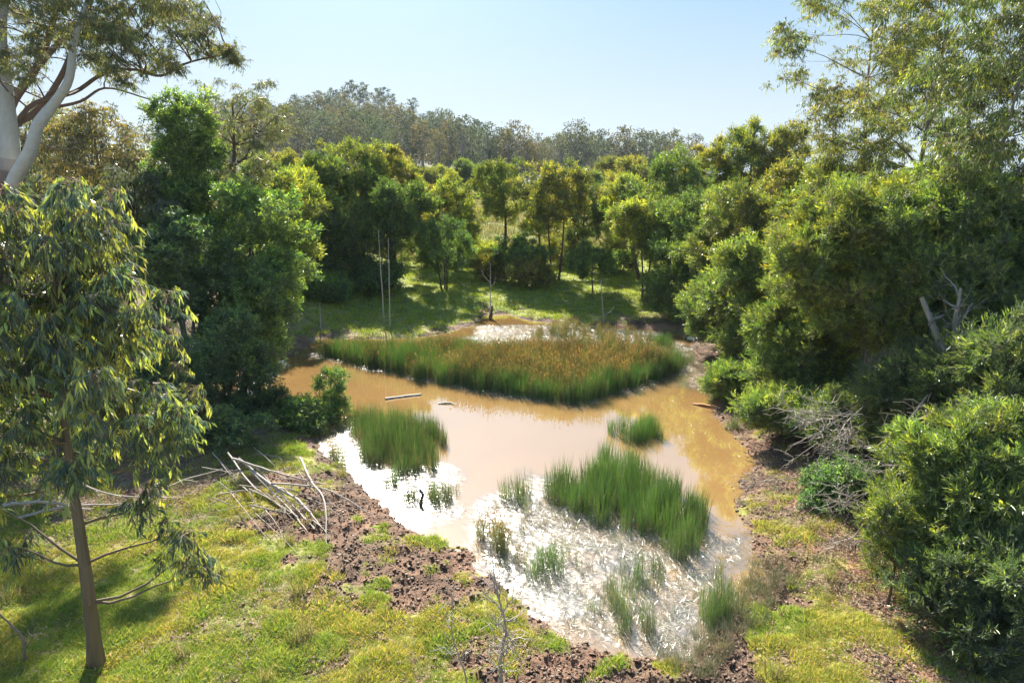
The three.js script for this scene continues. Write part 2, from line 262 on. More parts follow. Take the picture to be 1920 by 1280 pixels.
// A tree standing at (x, z): trunks, limbs out to leafy lobes, and the crown of sprays
const plants = [];
function makeTree(o) {
  const r = rng(o.seed), g = new THREE.Group(), h = o.height, R = o.radius, y0 = o.baseY ?? heightAt(o.x, o.z);
  g.position.set(o.x, y0 - 0.05, o.z);
  top(g, o.name ?? 'wattle_tree'); tag(g, o.label, o.category ?? 'tree', o.group);
  const bark = o.bark ?? BARK, crownBase = o.crownBase ?? 0.3, lobesN = o.lobes ?? 14, lobeR = o.lobeR ?? R * 0.36, prof = o.profile ?? profileRound;
  const lean = o.lean ?? [0, 0];
  const lobes = [];
  for (let i = 0; i < lobesN; i++) {
    const t = (i + 0.3 + 0.4 * r()) / lobesN, a = i * 2.39996 + r() * 1.1 + o.seed, k = R * prof(t) * (0.3 + 0.7 * Math.sqrt(r())), lr = lobeR * rnd(r, 0.55, 1.25);
    const c = V(Math.cos(a) * k, lerp(h * crownBase + lr * 0.6, h - lr * 0.75, t), Math.sin(a) * k); c.x += lean[0] * c.y / h; c.z += lean[1] * c.y / h;
    lobes.push({ c, r: lr });
  }
  for (const [dx, dy, dz, lr] of o.extra ?? []) lobes.push({ c: V(dx, dy, dz), r: lr });
  // trunks
  const stems = [], n = o.stems ?? 1, tr = o.trunkR ?? 0.02 * h;
  for (let k = 0; k < n; k++) {
    const a = k / n * 6.28 + r() * 2, b = V(Math.cos(a) * (n > 1 ? 0.15 + 0.25 * r() : 0), -0.1, Math.sin(a) * (n > 1 ? 0.15 + 0.25 * r() : 0));
    const e = V(Math.cos(a) * R * (n > 1 ? 0.4 : 0.08) + lean[0] * 0.9, h * rnd(r, 0.82, 0.93), Math.sin(a) * R * (n > 1 ? 0.4 : 0.08) + lean[1] * 0.9);
    const pts = bent(b, e, 0.03, 10, r), sr = tr * (n > 1 ? 0.65 : 1) * rnd(r, 0.85, 1.1);
    const s = new Soup(); s.tube(pts, pts.map((_, i) => sr * (i === 0 ? 1.35 : 1 - 0.88 * i / 10)), 8, () => shade(bark, r, 0.25));
    part('trunk', s.geo(), barkMat, g); stems.push({ pts, sr });
  }
  // limbs, each with its twigs
  for (const l of lobes) {
    let best = null, bd = 1e9;
    for (const s of stems) for (let i = 2; i < s.pts.length - 1; i++) { const p = s.pts[i], want = l.c.y - 0.45 * Math.hypot(l.c.x - p.x, l.c.z - p.z), d = Math.abs(p.y - Math.max(want, h * 0.12)) + 0.3 * p.distanceTo(l.c); if (d < bd) { bd = d; best = [p, s.sr * (1 - 0.88 * i / 10)]; } }
    const s = new Soup(), pts = bent(best[0], l.c, 0.09, 5, r), lr = Math.min(best[1] * 0.6, o.limbR ?? 0.09);
    s.tube(pts, pts.map((_, i) => lr * (1 - 0.75 * i / 5)), 5, () => shade(bark, r, 0.25));
    for (let k = 0; k < (o.twigs ?? 5); k++) { const a = pts[2 + Math.floor(r() * 4)], b = l.c.clone().addScaledVector(unit(r), l.r * 0.85), q = bent(a, b, 0.1, 3, r); s.tube(q, q.map((_, i) => lr * 0.3 * (1 - 0.7 * i / 3)), 3, shade(bark, r, 0.25)); }
    part('limb', s.geo(), barkMat, g);
  }
  // crown
  const kinds = SPRAYS[o.spray ?? 'wattleFar'], geo = kinds[o.seed % kinds.length], per = o.per ?? 14, m4 = new THREE.Matrix4(), q = new THREE.Quaternion(), UPV = V(0, 1, 0), col = new THREE.Color();
  const total = lobes.reduce((s, l) => s + Math.max(3, Math.round(per * (l.r / lobeR) ** 2)), 0);
  const crown = show(new THREE.InstancedMesh(geo, o.mat ?? leafMat, total)); crown.name = 'crown'; crown.userData.kind = 'stuff';
  let at = 0; const hang = (o.spray ?? '').startsWith('gum'), tint = o.tint ?? [1, 1, 1], sc = o.sprayScale ?? 1;
  for (const l of lobes) for (let k = Math.max(3, Math.round(per * (l.r / lobeR) ** 2)); k > 0; k--) {
    const d = unit(r); d.y = d.y * 0.8 + 0.15; const p = l.c.clone().addScaledVector(d, l.r * (0.35 + 0.65 * Math.cbrt(r())) * (r() < 0.2 ? rnd(r, 1.2, 1.7) : 1));
    if (hang) q.setFromEuler(new THREE.Euler((r() - 0.5) * 0.7, r() * 6.28, (r() - 0.5) * 0.7));
    else { const w = d.clone().multiplyScalar(0.55).add(V(0, 0.6, 0)).addScaledVector(unit(r), 0.35).normalize(); q.setFromUnitVectors(UPV, w).multiply(new THREE.Quaternion().setFromAxisAngle(UPV, r() * 6.28)); }
    const s = sc * rnd(r, 0.7, 1.25), warm = (r() - 0.5) * 0.3, k2 = rnd(r, 0.75, 1.25);
    crown.setMatrixAt(at, m4.compose(p, q, V(s, s * (hang ? 1 : rnd(r, 0.95, 1.5)), s)));
    crown.setColorAt(at++, col.setRGB(tint[0] * k2 * (1 + warm), tint[1] * k2, tint[2] * k2 * (1 - warm)));
  }
  g.add(crown); plants.push(total);
  return g;
}
// a tree seen at bearing px whose top reaches py, at distance D; half-width in the same measure
function seen(px, py, D, hw, o) {
  const t = atDistance(px, py, D), y0 = heightAt(t.x, t.z), b = o.basePx !== undefined ? atDistance(o.basePx, 600, D) : t;
  return makeTree({ x: b.x, z: b.z, baseY: heightAt(b.x, b.z), height: Math.max(0.8, t.y - y0), radius: hw / 1280 * D * (o.full ?? 1.03), lean: [t.x - b.x, 0], ...o });
}
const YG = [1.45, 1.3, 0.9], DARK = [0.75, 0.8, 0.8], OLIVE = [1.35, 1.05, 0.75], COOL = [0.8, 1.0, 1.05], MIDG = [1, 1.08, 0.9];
const far = { full: 1.22, spray: 'wattleFar', group: 'wattles along the far bank', mat: farLeafMat };
// far bank, from the water's corner on the left to the creek
seen(560, 318, 47, 46, { ...far, seed: 1, lobes: 16, per: 13, tint: YG, crownBase: 0.2, label: 'yellow-green wattle nearest the overhanging tree on the far bank' });
seen(604, 298, 50, 44, { ...far, seed: 2, lobes: 17, per: 13, tint: MIDG, crownBase: 0.3, stems: 2, label: 'twin-stemmed wattle second in the tall dark clump on the far bank' });
seen(655, 264, 52, 52, { ...far, seed: 3, lobes: 20, per: 14, tint: YG, crownBase: 0.3, stems: 2, label: 'tallest spiky-topped wattle in the dark clump on the far bank' });
seen(728, 282, 54, 46, { ...far, seed: 4, lobes: 18, per: 14, tint: OLIVE, crownBase: 0.3, label: 'olive dense wattle at the back of the tall far-bank clump' });
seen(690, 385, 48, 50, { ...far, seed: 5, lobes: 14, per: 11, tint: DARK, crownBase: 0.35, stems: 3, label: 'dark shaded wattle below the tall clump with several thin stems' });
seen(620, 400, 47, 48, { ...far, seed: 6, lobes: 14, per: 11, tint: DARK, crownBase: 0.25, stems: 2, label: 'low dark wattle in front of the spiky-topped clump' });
seen(762, 348, 48.5, 33, { ...far, seed: 7, lobes: 12, per: 13, tint: MIDG, crownBase: 0.52, basePx: 735, profile: profileVase, label: 'small umbrella-crowned wattle on a long bare stem beside the clearing' });
seen(806, 350, 60, 34, { ...far, seed: 8, lobes: 12, per: 13, tint: OLIVE, label: 'olive wattle behind the umbrella-crowned one' });
seen(852, 335, 58, 38, { ...far, seed: 9, lobes: 14, per: 11, tint: YG, stems: 2, crownBase: 0.25, label: 'pale airy wattle behind the low bushy tree in the clearing' });
seen(832, 408, 48, 42, { ...far, spray: 'broad', seed: 10, lobes: 14, per: 13, tint: [1.1, 1.15, 0.9], stems: 3, crownBase: 0.22, label: 'low bushy broad-leaved tree standing alone in the clearing' });
seen(935, 304, 57, 33, { ...far, seed: 11, lobes: 13, per: 11, tint: YG, crownBase: 0.42, basePx: 950, label: 'slender pale green wattle with a narrow top above the creek' });
seen(972, 440, 50, 44, { ...far, spray: 'broad', seed: 12, lobes: 12, per: 10, tint: MIDG, stems: 3, crownBase: 0.3, label: 'small leaning multi-stemmed tree over the creek mouth' });
seen(1008, 352, 56, 36, { ...far, seed: 13, lobes: 12, per: 9, tint: YG, crownBase: 0.4, label: 'thin wattle between the slender tree and the big round one' });
seen(1044, 307, 52, 60, { ...far, seed: 14, lobes: 20, per: 12, tint: OLIVE, crownBase: 0.48, stems: 2, profile: profileRound, label: 'big round-crowned wattle with dark twin trunks on the far lawn' });
seen(1096, 345, 58, 36, { ...far, seed: 15, lobes: 14, per: 13, tint: DARK, crownBase: 0.3, label: 'dark wattle close behind the big round-crowned one' });
seen(1114, 462, 47, 32, { ...far, spray: 'broad', seed: 16, lobes: 10, per: 11, tint: MIDG, crownBase: 0.28, label: 'small dark-stemmed tree on the sunlit far lawn' });
seen(1172, 335, 52, 42, { ...far, seed: 17, lobes: 15, per: 12, tint: YG, crownBase: 0.42, basePx: 1200, stems: 3, label: 'yellow-green wattle with three leaning stems at the lawn edge' });
seen(1218, 372, 45, 48, { ...far, seed: 18, lobes: 16, per: 12, tint: YG, crownBase: 0.38, stems: 2, label: 'bright wattle over the right end of the far lawn' });
seen(1262, 284, 49, 52, { ...far, seed: 19, lobes: 18, per: 14, tint: MIDG, crownBase: 0.25, label: 'tall green wattle where the right bank meets the far lawn' });
seen(1335, 262, 56, 44, { ...far, seed: 20, lobes: 16, per: 13, tint: OLIVE, crownBase: 0.25, group: undefined, label: 'olive wattle topping the skyline behind the right-bank thicket' });
seen(1412, 228, 54, 46, { ...far, seed: 21, lobes: 18, per: 14, tint: [1.2, 1.1, 0.8], crownBase: 0.25, group: undefined, label: 'tall wattle with a notched top on the right skyline' });
seen(1475, 232, 52, 46, { ...far, seed: 22, lobes: 18, per: 14, tint: OLIVE, crownBase: 0.25, group: undefined, label: 'bronze-tinged wattle next to the tall airy gum on the right' });
seen(1300, 370, 42, 60, { ...far, seed: 23, lobes: 18, per: 13, tint: MIDG, crownBase: 0.2, basePx: 1330, label: 'broad wattle leaning over the corner of the pond' });
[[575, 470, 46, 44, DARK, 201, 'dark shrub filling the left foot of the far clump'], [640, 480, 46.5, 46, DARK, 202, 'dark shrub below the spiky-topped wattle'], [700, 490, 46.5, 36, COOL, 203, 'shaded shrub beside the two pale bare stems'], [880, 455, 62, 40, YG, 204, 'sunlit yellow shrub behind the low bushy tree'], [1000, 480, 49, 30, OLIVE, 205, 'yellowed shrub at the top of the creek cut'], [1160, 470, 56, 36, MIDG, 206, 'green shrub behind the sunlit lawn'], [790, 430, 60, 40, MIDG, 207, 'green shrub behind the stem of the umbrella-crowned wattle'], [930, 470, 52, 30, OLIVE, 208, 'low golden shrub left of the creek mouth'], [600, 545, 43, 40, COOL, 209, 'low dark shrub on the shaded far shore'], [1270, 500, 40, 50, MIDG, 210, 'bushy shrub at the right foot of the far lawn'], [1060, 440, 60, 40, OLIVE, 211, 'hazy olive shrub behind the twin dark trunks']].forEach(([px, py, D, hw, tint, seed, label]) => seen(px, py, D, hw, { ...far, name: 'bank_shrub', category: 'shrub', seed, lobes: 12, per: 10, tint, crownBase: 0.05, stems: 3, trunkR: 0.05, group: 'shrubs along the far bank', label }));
// right bank
const mid = { spray: 'wattleMid', group: 'wattles crowding the right bank' };
seen(1395, 345, 37, 75, { ...mid, seed: 31, lobes: 20, per: 16, tint: YG, crownBase: 0.15, stems: 2, label: 'golden-green wattle high in the middle of the right-bank thicket' });
seen(1475, 300, 36, 80, { ...mid, seed: 32, lobes: 22, per: 16, tint: OLIVE, crownBase: 0.15, label: 'bronzed wattle below the skyline in the right-bank thicket' });
seen(1345, 520, 32, 58, { ...mid, seed: 33, lobes: 16, per: 16, tint: MIDG, crownBase: 0.08, basePx: 1385, label: 'low wattle hanging over the far right corner of the water' });
seen(1425, 455, 28, 85, { ...mid, seed: 34, lobes: 24, per: 17, tint: [1.2, 1.2, 0.85], crownBase: 0.12, label: 'wide pale wattle in the middle of the right bank' });
seen(1565, 300, 30, 95, { ...mid, seed: 35, lobes: 24, per: 18, tint: YG, crownBase: 0.15, label: 'feathery wattle below the tall airy gum' });
seen(1390, 690, 25, 58, { ...mid, spray: 'wattle', seed: 36, lobes: 16, per: 17, tint: MIDG, crownBase: 0.05, label: 'rounded bush touching the water halfway along the right bank' });
seen(1520, 560, 23, 90, { ...mid, spray: 'wattle', seed: 37, lobes: 22, per: 20, tint: [1.1, 1.15, 0.9], crownBase: 0.15, stems: 2, label: 'mid-height wattle between the water bush and the biggest crown' });
seen(1660, 340, 21, 150, { ...mid, spray: 'wattle', seed: 38, lobes: 40, per: 26, tint: YG, crownBase: 0.36, stems: 2, bark: GREYBARK, lobeR: 0.85, label: 'biggest bright wattle crown filling the right of the view' });
seen(1835, 330, 19, 130, { ...mid, spray: 'wattle', seed: 39, lobes: 34, per: 24, tint: MIDG, crownBase: 0.34, stems: 2, bark: GREYBARK, lobeR: 0.8, label: 'deep green wattle behind the right edge with grey forked stems' });
seen(1640, -60, 29, 105, { ...mid, spray: 'gum', mat: farLeafMat, name: 'gum_tree', seed: 40, lobes: 30, per: 12, lobeR: 0.8, tint: [1.3, 1.25, 0.5], crownBase: 0.48, bark: GREYBARK, profile: profileVase, trunkR: 0.16, group: undefined, label: 'tall airy gum with sky showing through on the right' });
seen(1800, -110, 24, 120, { ...mid, spray: 'gum', mat: farLeafMat, name: 'gum_tree', seed: 41, lobes: 32, per: 12, lobeR: 0.8, tint: [1.2, 1.2, 0.5], crownBase: 0.4, bark: GREYBARK, trunkR: 0.17, group: undefined, label: 'taller gum rising out of frame above the deep green wattle' });
seen(1950, -80, 19, 140, { ...mid, spray: 'gum', mat: farLeafMat, name: 'gum_tree', seed: 42, lobes: 40, per: 14, lobeR: 0.85, tint: [0.95, 1.05, 0.5], crownBase: 0.25, bark: GREYBARK, trunkR: 0.15, group: undefined, label: 'dark gum cut by the right edge of the view' });
seen(1478, 745, 20.5, 62, { ...mid, spray: 'wattle', seed: 43, lobes: 14, per: 15, tint: MIDG, crownBase: 0.4, stems: 3, label: 'small wattle on three dark stems above the right mud bank' });
seen(1850, 780, 12.2, 130, { ...mid, spray: 'wattle', name: 'wattle_bush', category: 'bush', seed: 44, lobes: 30, per: 13, tint: [1.2, 1.2, 0.85], crownBase: 0.05, lobeR: 0.5, stems: 3, trunkR: 0.05, label: 'bright bush with upright leaf tufts in the lower right corner' });
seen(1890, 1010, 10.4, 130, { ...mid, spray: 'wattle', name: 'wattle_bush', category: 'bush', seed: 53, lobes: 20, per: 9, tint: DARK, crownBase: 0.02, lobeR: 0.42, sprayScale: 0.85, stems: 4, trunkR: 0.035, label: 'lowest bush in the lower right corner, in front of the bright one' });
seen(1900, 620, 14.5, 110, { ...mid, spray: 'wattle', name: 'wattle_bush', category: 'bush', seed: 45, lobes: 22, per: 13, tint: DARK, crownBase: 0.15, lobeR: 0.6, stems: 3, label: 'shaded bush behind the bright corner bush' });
seen(1690, 930, 11.6, 34, { ...mid, spray: 'wattle', name: 'wattle_sapling', category: 'sapling', seed: 46, lobes: 7, per: 5, lobeR: 0.24, sprayScale: 0.75, tint: YG, crownBase: 0.3, trunkR: 0.035, bark: BARK, label: 'thin dark sapling standing in front of the right-hand bushes' });
seen(1590, 880, 16, 90, { ...mid, spray: 'broad', name: 'low_shrub', category: 'shrub', seed: 47, lobes: 18, per: 9, lobeR: 0.4, sprayScale: 0.7, tint: COOL, crownBase: 0.02, stems: 4, trunkR: 0.025, bark: GREYBARK, group: undefined, label: 'twiggy grey-green shrub below the dead branches on the right' });
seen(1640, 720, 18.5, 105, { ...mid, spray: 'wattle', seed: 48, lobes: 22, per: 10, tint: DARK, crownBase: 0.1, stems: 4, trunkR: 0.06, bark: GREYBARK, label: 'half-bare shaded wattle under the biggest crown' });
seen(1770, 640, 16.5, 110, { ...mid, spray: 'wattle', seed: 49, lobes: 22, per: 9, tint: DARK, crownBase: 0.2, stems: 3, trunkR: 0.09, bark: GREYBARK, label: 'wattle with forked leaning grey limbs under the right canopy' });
// left bank
seen(335, 172, 31, 62, { ...mid, spray: 'broad', seed: 61, lobes: 30, per: 17, lobeR: 0.75, tint: [1.05, 1.15, 0.9], crownBase: 0.2, profile: (t) => 0.95 - 0.35 * t, group: 'trees on the left bank', label: 'upright dense bright green tree behind the foreground sapling' });
seen(445, 192, 34, 72, { ...mid, spray: 'gum', name: 'gum_tree', seed: 62, lobes: 22, per: 9, lobeR: 0.8, tint: [1.05, 1.0, 0.8], crownBase: 0.5, profile: profileVase, bark: BARK, basePx: 420, extra: [[3.4, 8.6, 0, 0.7], [2.6, 9.2, 0.3, 0.7]], group: 'trees on the left bank', label: 'spreading gum with open dark branches against the hill' });
seen(455, 340, 28, 82, { ...mid, spray: 'broad', seed: 63, lobes: 26, per: 16, lobeR: 0.75, tint: [1.15, 1.2, 0.9], crownBase: 0.2, stems: 2, group: 'trees on the left bank', label: 'broad bright tree leaning toward the water on the left bank' });
seen(500, 510, 26, 66, { ...mid, spray: 'broad', seed: 64, lobes: 20, per: 13, lobeR: 0.62, tint: MIDG, crownBase: 0.12, stems: 3, basePx: 420, group: 'trees on the left bank', label: 'low tree whose leafy arms hang over the orange water' });
seen(170, 190, 38, 90, { ...mid, spray: 'gumFar', name: 'gum_tree', seed: 65, lobes: 22, per: 12, lobeR: 1.2, tint: OLIVE, crownBase: 0.3, group: 'trees on the left bank', label: 'olive gum behind the great pale-trunked tree' });
seen(70, 185, 46, 110, { ...mid, spray: 'gumFar', name: 'gum_tree', seed: 77, lobes: 26, per: 12, lobeR: 1.5, sprayScale: 1.2, tint: [1.1, 1.0, 0.8], crownBase: 0.1, group: 'trees on the left bank', label: 'hazy gum filling the gap right behind the great pale trunk' });
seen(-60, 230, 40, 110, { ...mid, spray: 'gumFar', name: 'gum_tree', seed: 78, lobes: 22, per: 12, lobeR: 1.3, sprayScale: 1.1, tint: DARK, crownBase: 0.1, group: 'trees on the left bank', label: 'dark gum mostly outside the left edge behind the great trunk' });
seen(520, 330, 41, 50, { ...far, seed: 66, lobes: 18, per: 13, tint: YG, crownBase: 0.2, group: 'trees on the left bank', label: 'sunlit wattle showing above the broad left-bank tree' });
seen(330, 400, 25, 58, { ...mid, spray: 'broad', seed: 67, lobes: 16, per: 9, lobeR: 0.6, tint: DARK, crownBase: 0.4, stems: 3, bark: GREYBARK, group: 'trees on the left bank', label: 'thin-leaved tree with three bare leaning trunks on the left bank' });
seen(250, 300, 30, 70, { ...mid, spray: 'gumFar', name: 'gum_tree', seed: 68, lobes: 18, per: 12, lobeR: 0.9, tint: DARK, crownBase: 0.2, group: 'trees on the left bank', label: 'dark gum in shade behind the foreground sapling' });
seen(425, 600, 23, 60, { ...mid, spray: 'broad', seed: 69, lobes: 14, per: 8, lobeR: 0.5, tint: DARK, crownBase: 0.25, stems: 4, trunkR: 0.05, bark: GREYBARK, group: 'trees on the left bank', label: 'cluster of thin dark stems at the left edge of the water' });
seen(618, 690, 23.5, 26, { ...mid, spray: 'broad', name: 'wattle_sapling', category: 'sapling', seed: 70, lobes: 9, per: 6, lobeR: 0.27, sprayScale: 0.7, tint: [1.2, 1.25, 0.9], crownBase: 0.05, stems: 2, trunkR: 0.02, group: undefined, label: 'little leafy sapling beside the left reed bed' });
seen(572, 745, 22, 40, { ...mid, spray: 'broad', name: 'low_shrub', category: 'shrub', seed: 71, lobes: 12, per: 6, lobeR: 0.33, sprayScale: 0.7, tint: MIDG, crownBase: 0.02, stems: 3, trunkR: 0.02, group: undefined, label: 'tangled green shrub on the left shore next to the sapling' });
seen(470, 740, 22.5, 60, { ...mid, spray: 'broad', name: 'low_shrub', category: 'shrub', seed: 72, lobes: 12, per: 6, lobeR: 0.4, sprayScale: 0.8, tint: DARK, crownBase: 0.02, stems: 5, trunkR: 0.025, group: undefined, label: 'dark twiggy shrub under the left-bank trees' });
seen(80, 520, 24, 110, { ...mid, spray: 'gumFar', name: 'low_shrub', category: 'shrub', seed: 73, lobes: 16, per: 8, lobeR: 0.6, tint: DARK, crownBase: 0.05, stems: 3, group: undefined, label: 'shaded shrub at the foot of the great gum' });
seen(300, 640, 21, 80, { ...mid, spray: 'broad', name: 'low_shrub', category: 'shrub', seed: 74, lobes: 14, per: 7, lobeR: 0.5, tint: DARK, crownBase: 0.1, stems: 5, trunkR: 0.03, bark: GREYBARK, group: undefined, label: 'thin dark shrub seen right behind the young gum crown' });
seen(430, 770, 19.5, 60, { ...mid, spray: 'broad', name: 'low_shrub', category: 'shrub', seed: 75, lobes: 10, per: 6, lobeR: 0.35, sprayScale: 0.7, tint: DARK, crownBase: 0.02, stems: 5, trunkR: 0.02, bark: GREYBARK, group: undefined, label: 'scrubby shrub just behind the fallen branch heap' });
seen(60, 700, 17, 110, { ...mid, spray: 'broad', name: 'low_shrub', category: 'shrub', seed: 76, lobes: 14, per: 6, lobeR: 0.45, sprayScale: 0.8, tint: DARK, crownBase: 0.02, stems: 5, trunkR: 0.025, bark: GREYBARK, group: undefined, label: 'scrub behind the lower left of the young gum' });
// young gum in front on the left
{
  const b = atDistance(186, 1290, 9.7);
  makeTree({ name: 'gum_sapling', category: 'sapling', seed: 81, x: b.x, z: b.z, baseY: heightAt(b.x, b.z), height: 7.9, radius: 1.55, crownBase: 0.42, lobes: 50, per: 6.5, lobeR: 0.48, twigs: 4, spray: 'gumYoung', sprayScale: 0.85, limbR: 0.026, trunkR: 0.125, bark: [0.15, 0.11, 0.07], lean: [0.3, 0], profile: (t) => 1.18 - 0.72 * t, extra: [[1.7, 2.55, 0.1, 0.38], [2.05, 2.2, 0.2, 0.34], [1.25, 2.95, -0.1, 0.36], [2.1, 1.85, 0.3, 0.3], [-0.95, 2.3, 0.2, 0.28], [-1.3, 2.7, -0.2, 0.3]], label: 'young drooping-leaved gum in the left foreground' });
}
// the great gum at the left edge
{
  const D = 27, b = atDistance(-8, 560, D), y0 = heightAt(b.x, -D), g = new THREE.Group(); g.position.set(b.x, y0 - 0.1, -D);
  top(g, 'great_gum'); tag(g, 'great pale-trunked gum tree at the left edge with long arching limbs', 'tree');
  const r = rng(501), P = (px, py, dz = 0) => atDistance(px, py, D + dz).sub(g.position);
  const limb = (pts, r0, r1, sides, colour, name) => { const c = new THREE.CatmullRomCurve3(pts), q = c.getPoints(pts.length * 4), s = new Soup(); s.tube(q, q.map((_, i) => lerp(r0, r1, i / (q.length - 1))), sides, (i) => shade(colour(i / q.length), r, 0.1)); return part(name, s.geo(), barkMat, g); };
  const pale = (t) => mix(REDBARK, PALEBARK, smooth(0.3, 0.42, t)), brown = () => [0.15, 0.105, 0.08], white = () => [0.46, 0.46, 0.44];
  const base = V(0, -0.3, 0);
  limb([base, P(-2, 480), P(8, 380), P(14, 280), P(6, 180), P(-4, 60), P(10, -60), P(0, -220)], 0.62, 0.12, 12, pale, 'trunk');
  limb([P(8, 390, -0.1), P(30, 330, -0.6), P(55, 285, -1), P(72, 232, -1.2), P(100, 195, -1.2), P(128, 150, -1.5), P(138, 80, -1.5), P(165, 0, -1.5), P(200, -90, -1.5)], 0.3, 0.06, 8, white, 'limb');
  const arms = [
    [[P(6, 250, 0.3), P(24, 190, 1), P(66, 130, 1.4), P(92, 66, 1.6), P(108, 10, 1.6), P(140, -70, 1.6)], 0.2],
    [[P(66, 130, 1.4), P(140, 55, 1.6), P(200, 48, 1.8), P(240, 20, 2), P(290, -30, 2)], 0.12],
    [[P(10, 235, 0.3), P(60, 215, 0.8), P(110, 150, 1), P(140, 80, 1), P(165, 20, 1), P(190, -60, 1)], 0.15],
    [[P(10, 262, 0.2), P(60, 196, 0.6), P(140, 172, 0.8), P(190, 140, 1), P(250, 130, 1), P(300, 142, 1.2), P(350, 118, 1.4), P(430, 100, 1.6)], 0.1],
    [[P(8, 255, 0.5), P(70, 210, 1.4), P(150, 190, 2), P(195, 165, 2.2), P(280, 186, 2.4)], 0.09],
    [[P(0, 440, 0.6), P(20, 420, 1.5), P(60, 370, 1.8), P(120, 375, 2)], 0.14],
    [[P(4, 250, 0.4), P(50, 258, 1), P(110, 280, 1.4), P(150, 276, 1.6)], 0.05],
  ];
  for (const [pts, r0] of arms) limb(pts, r0, r0 * 0.3, 7, brown, 'limb');
  const lobes = [];
  for (let i = 0; i < 92; i++) { const x = -150 + 560 * r(), y = -230 + 360 * Math.pow(r(), 0.8); const edge = 410 - Math.abs(y - 40) * 0.35; if (x > edge - 25 || (x > 60 && x < 330 && y > 128 && r() < 0.5)) continue; lobes.push([P(x, y, rnd(r, -3.2, 3.2)), rnd(r, 0.45, 0.8)]); }
  for (const [x, y, q] of [[395, 95, 0.4], [370, 70, 0.6], [340, 40, 0.7], [360, 10, 0.7], [300, 100, 0.6], [260, 60, 0.7], [330, 120, 0.4], [438, 102, 0.3], [420, 92, 0.25], [380, 45, 0.5], [270, 110, 0.5], [230, 150, 0.45], [180, 110, 0.6]]) lobes.push([P(x, y, rnd(r, 0, 2)), q]);
  const arcs = arms.flatMap(([p]) => new THREE.CatmullRomCurve3(p).getPoints(16));
  for (const [c, lr] of lobes) { let best = arcs[0]; for (const a of arcs) if (a.distanceTo(c) < best.distanceTo(c)) best = a; const s = new Soup(), q = bent(best, c, 0.12, 4, r); s.tube(q, q.map((_, i) => 0.035 * (1 - 0.7 * i / 4)), 4, [0.15, 0.11, 0.085]); for (let k = 0; k < 3; k++) { const e = bent(q[2], c.clone().addScaledVector(unit(r), lr), 0.12, 3, r); s.tube(e, [0.014, 0.011, 0.008, 0.004], 3, [0.15, 0.11, 0.085]); } part('branch', s.geo(), barkMat, g); }
  const n = lobes.length * 8, crown = show(new THREE.InstancedMesh(SPRAYS.gum[1], farLeafMat, n)), m4 = new THREE.Matrix4(), q = new THREE.Quaternion(), col = new THREE.Color(); crown.name = 'crown'; crown.userData.kind = 'stuff';
  let at = 0; for (const [c, lr] of lobes) for (let k = 0; k < 8; k++) { q.setFromEuler(new THREE.Euler((r() - 0.5) * 0.8, r() * 6.28, (r() - 0.5) * 0.8)); const s = rnd(r, 0.6, 1.1), k2 = rnd(r, 0.7, 1.2), w = (r() - 0.5) * 0.3; crown.setMatrixAt(at, m4.compose(c.clone().addScaledVector(unit(r), lr * Math.cbrt(r())), q, V(s, s, s))); crown.setColorAt(at++, col.setRGB(k2 * (1.05 + w), k2, k2 * 0.8)); }
  g.add(crown);
}
// scattered trees at the top of the paddock
const padd = { spray: 'wattleFar', group: 'scattered trees at the top of the paddock', mat: farLeafMat, sprayScale: 1.5, lobeR: undefined, crownBase: 0.1 };
[[532, 286, 92, 30, OLIVE, 'rusty olive tree at the left end of the paddock crest'], [488, 300, 88, 30, MIDG, 'green tree behind the spreading gum near the paddock crest'], [575, 300, 110, 26, OLIVE, 'small olive tree on the paddock crest behind the tall clump'], [800, 318, 128, 22, OLIVE, 'yellowish bush left of the dark round tree on the crest'], [832, 312, 134, 22, YG, 'leafy bush touching the dark round tree on the crest'], [868, 298, 140, 20, DARK, 'dark round tree standing alone on the paddock crest'], [905, 322, 142, 14, MIDG, 'small bush right of the dark round tree'], [1135, 300, 130, 30, OLIVE, 'grey-green tree at the right end of the paddock crest'], [1105, 318, 120, 26, DARK, 'dark tree behind the big round-crowned wattle'], [1180, 300, 105, 36, OLIVE, 'olive tree behind the yellow-green lawn-edge wattle']].forEach(([px, py, D, hw, tint, label], i) => seen(px, py, D, hw, { ...padd, seed: 100 + i, lobes: 14, per: 12, tint, label }));
console.log('sprays', plants.reduce((a, b) => a + b, 0));

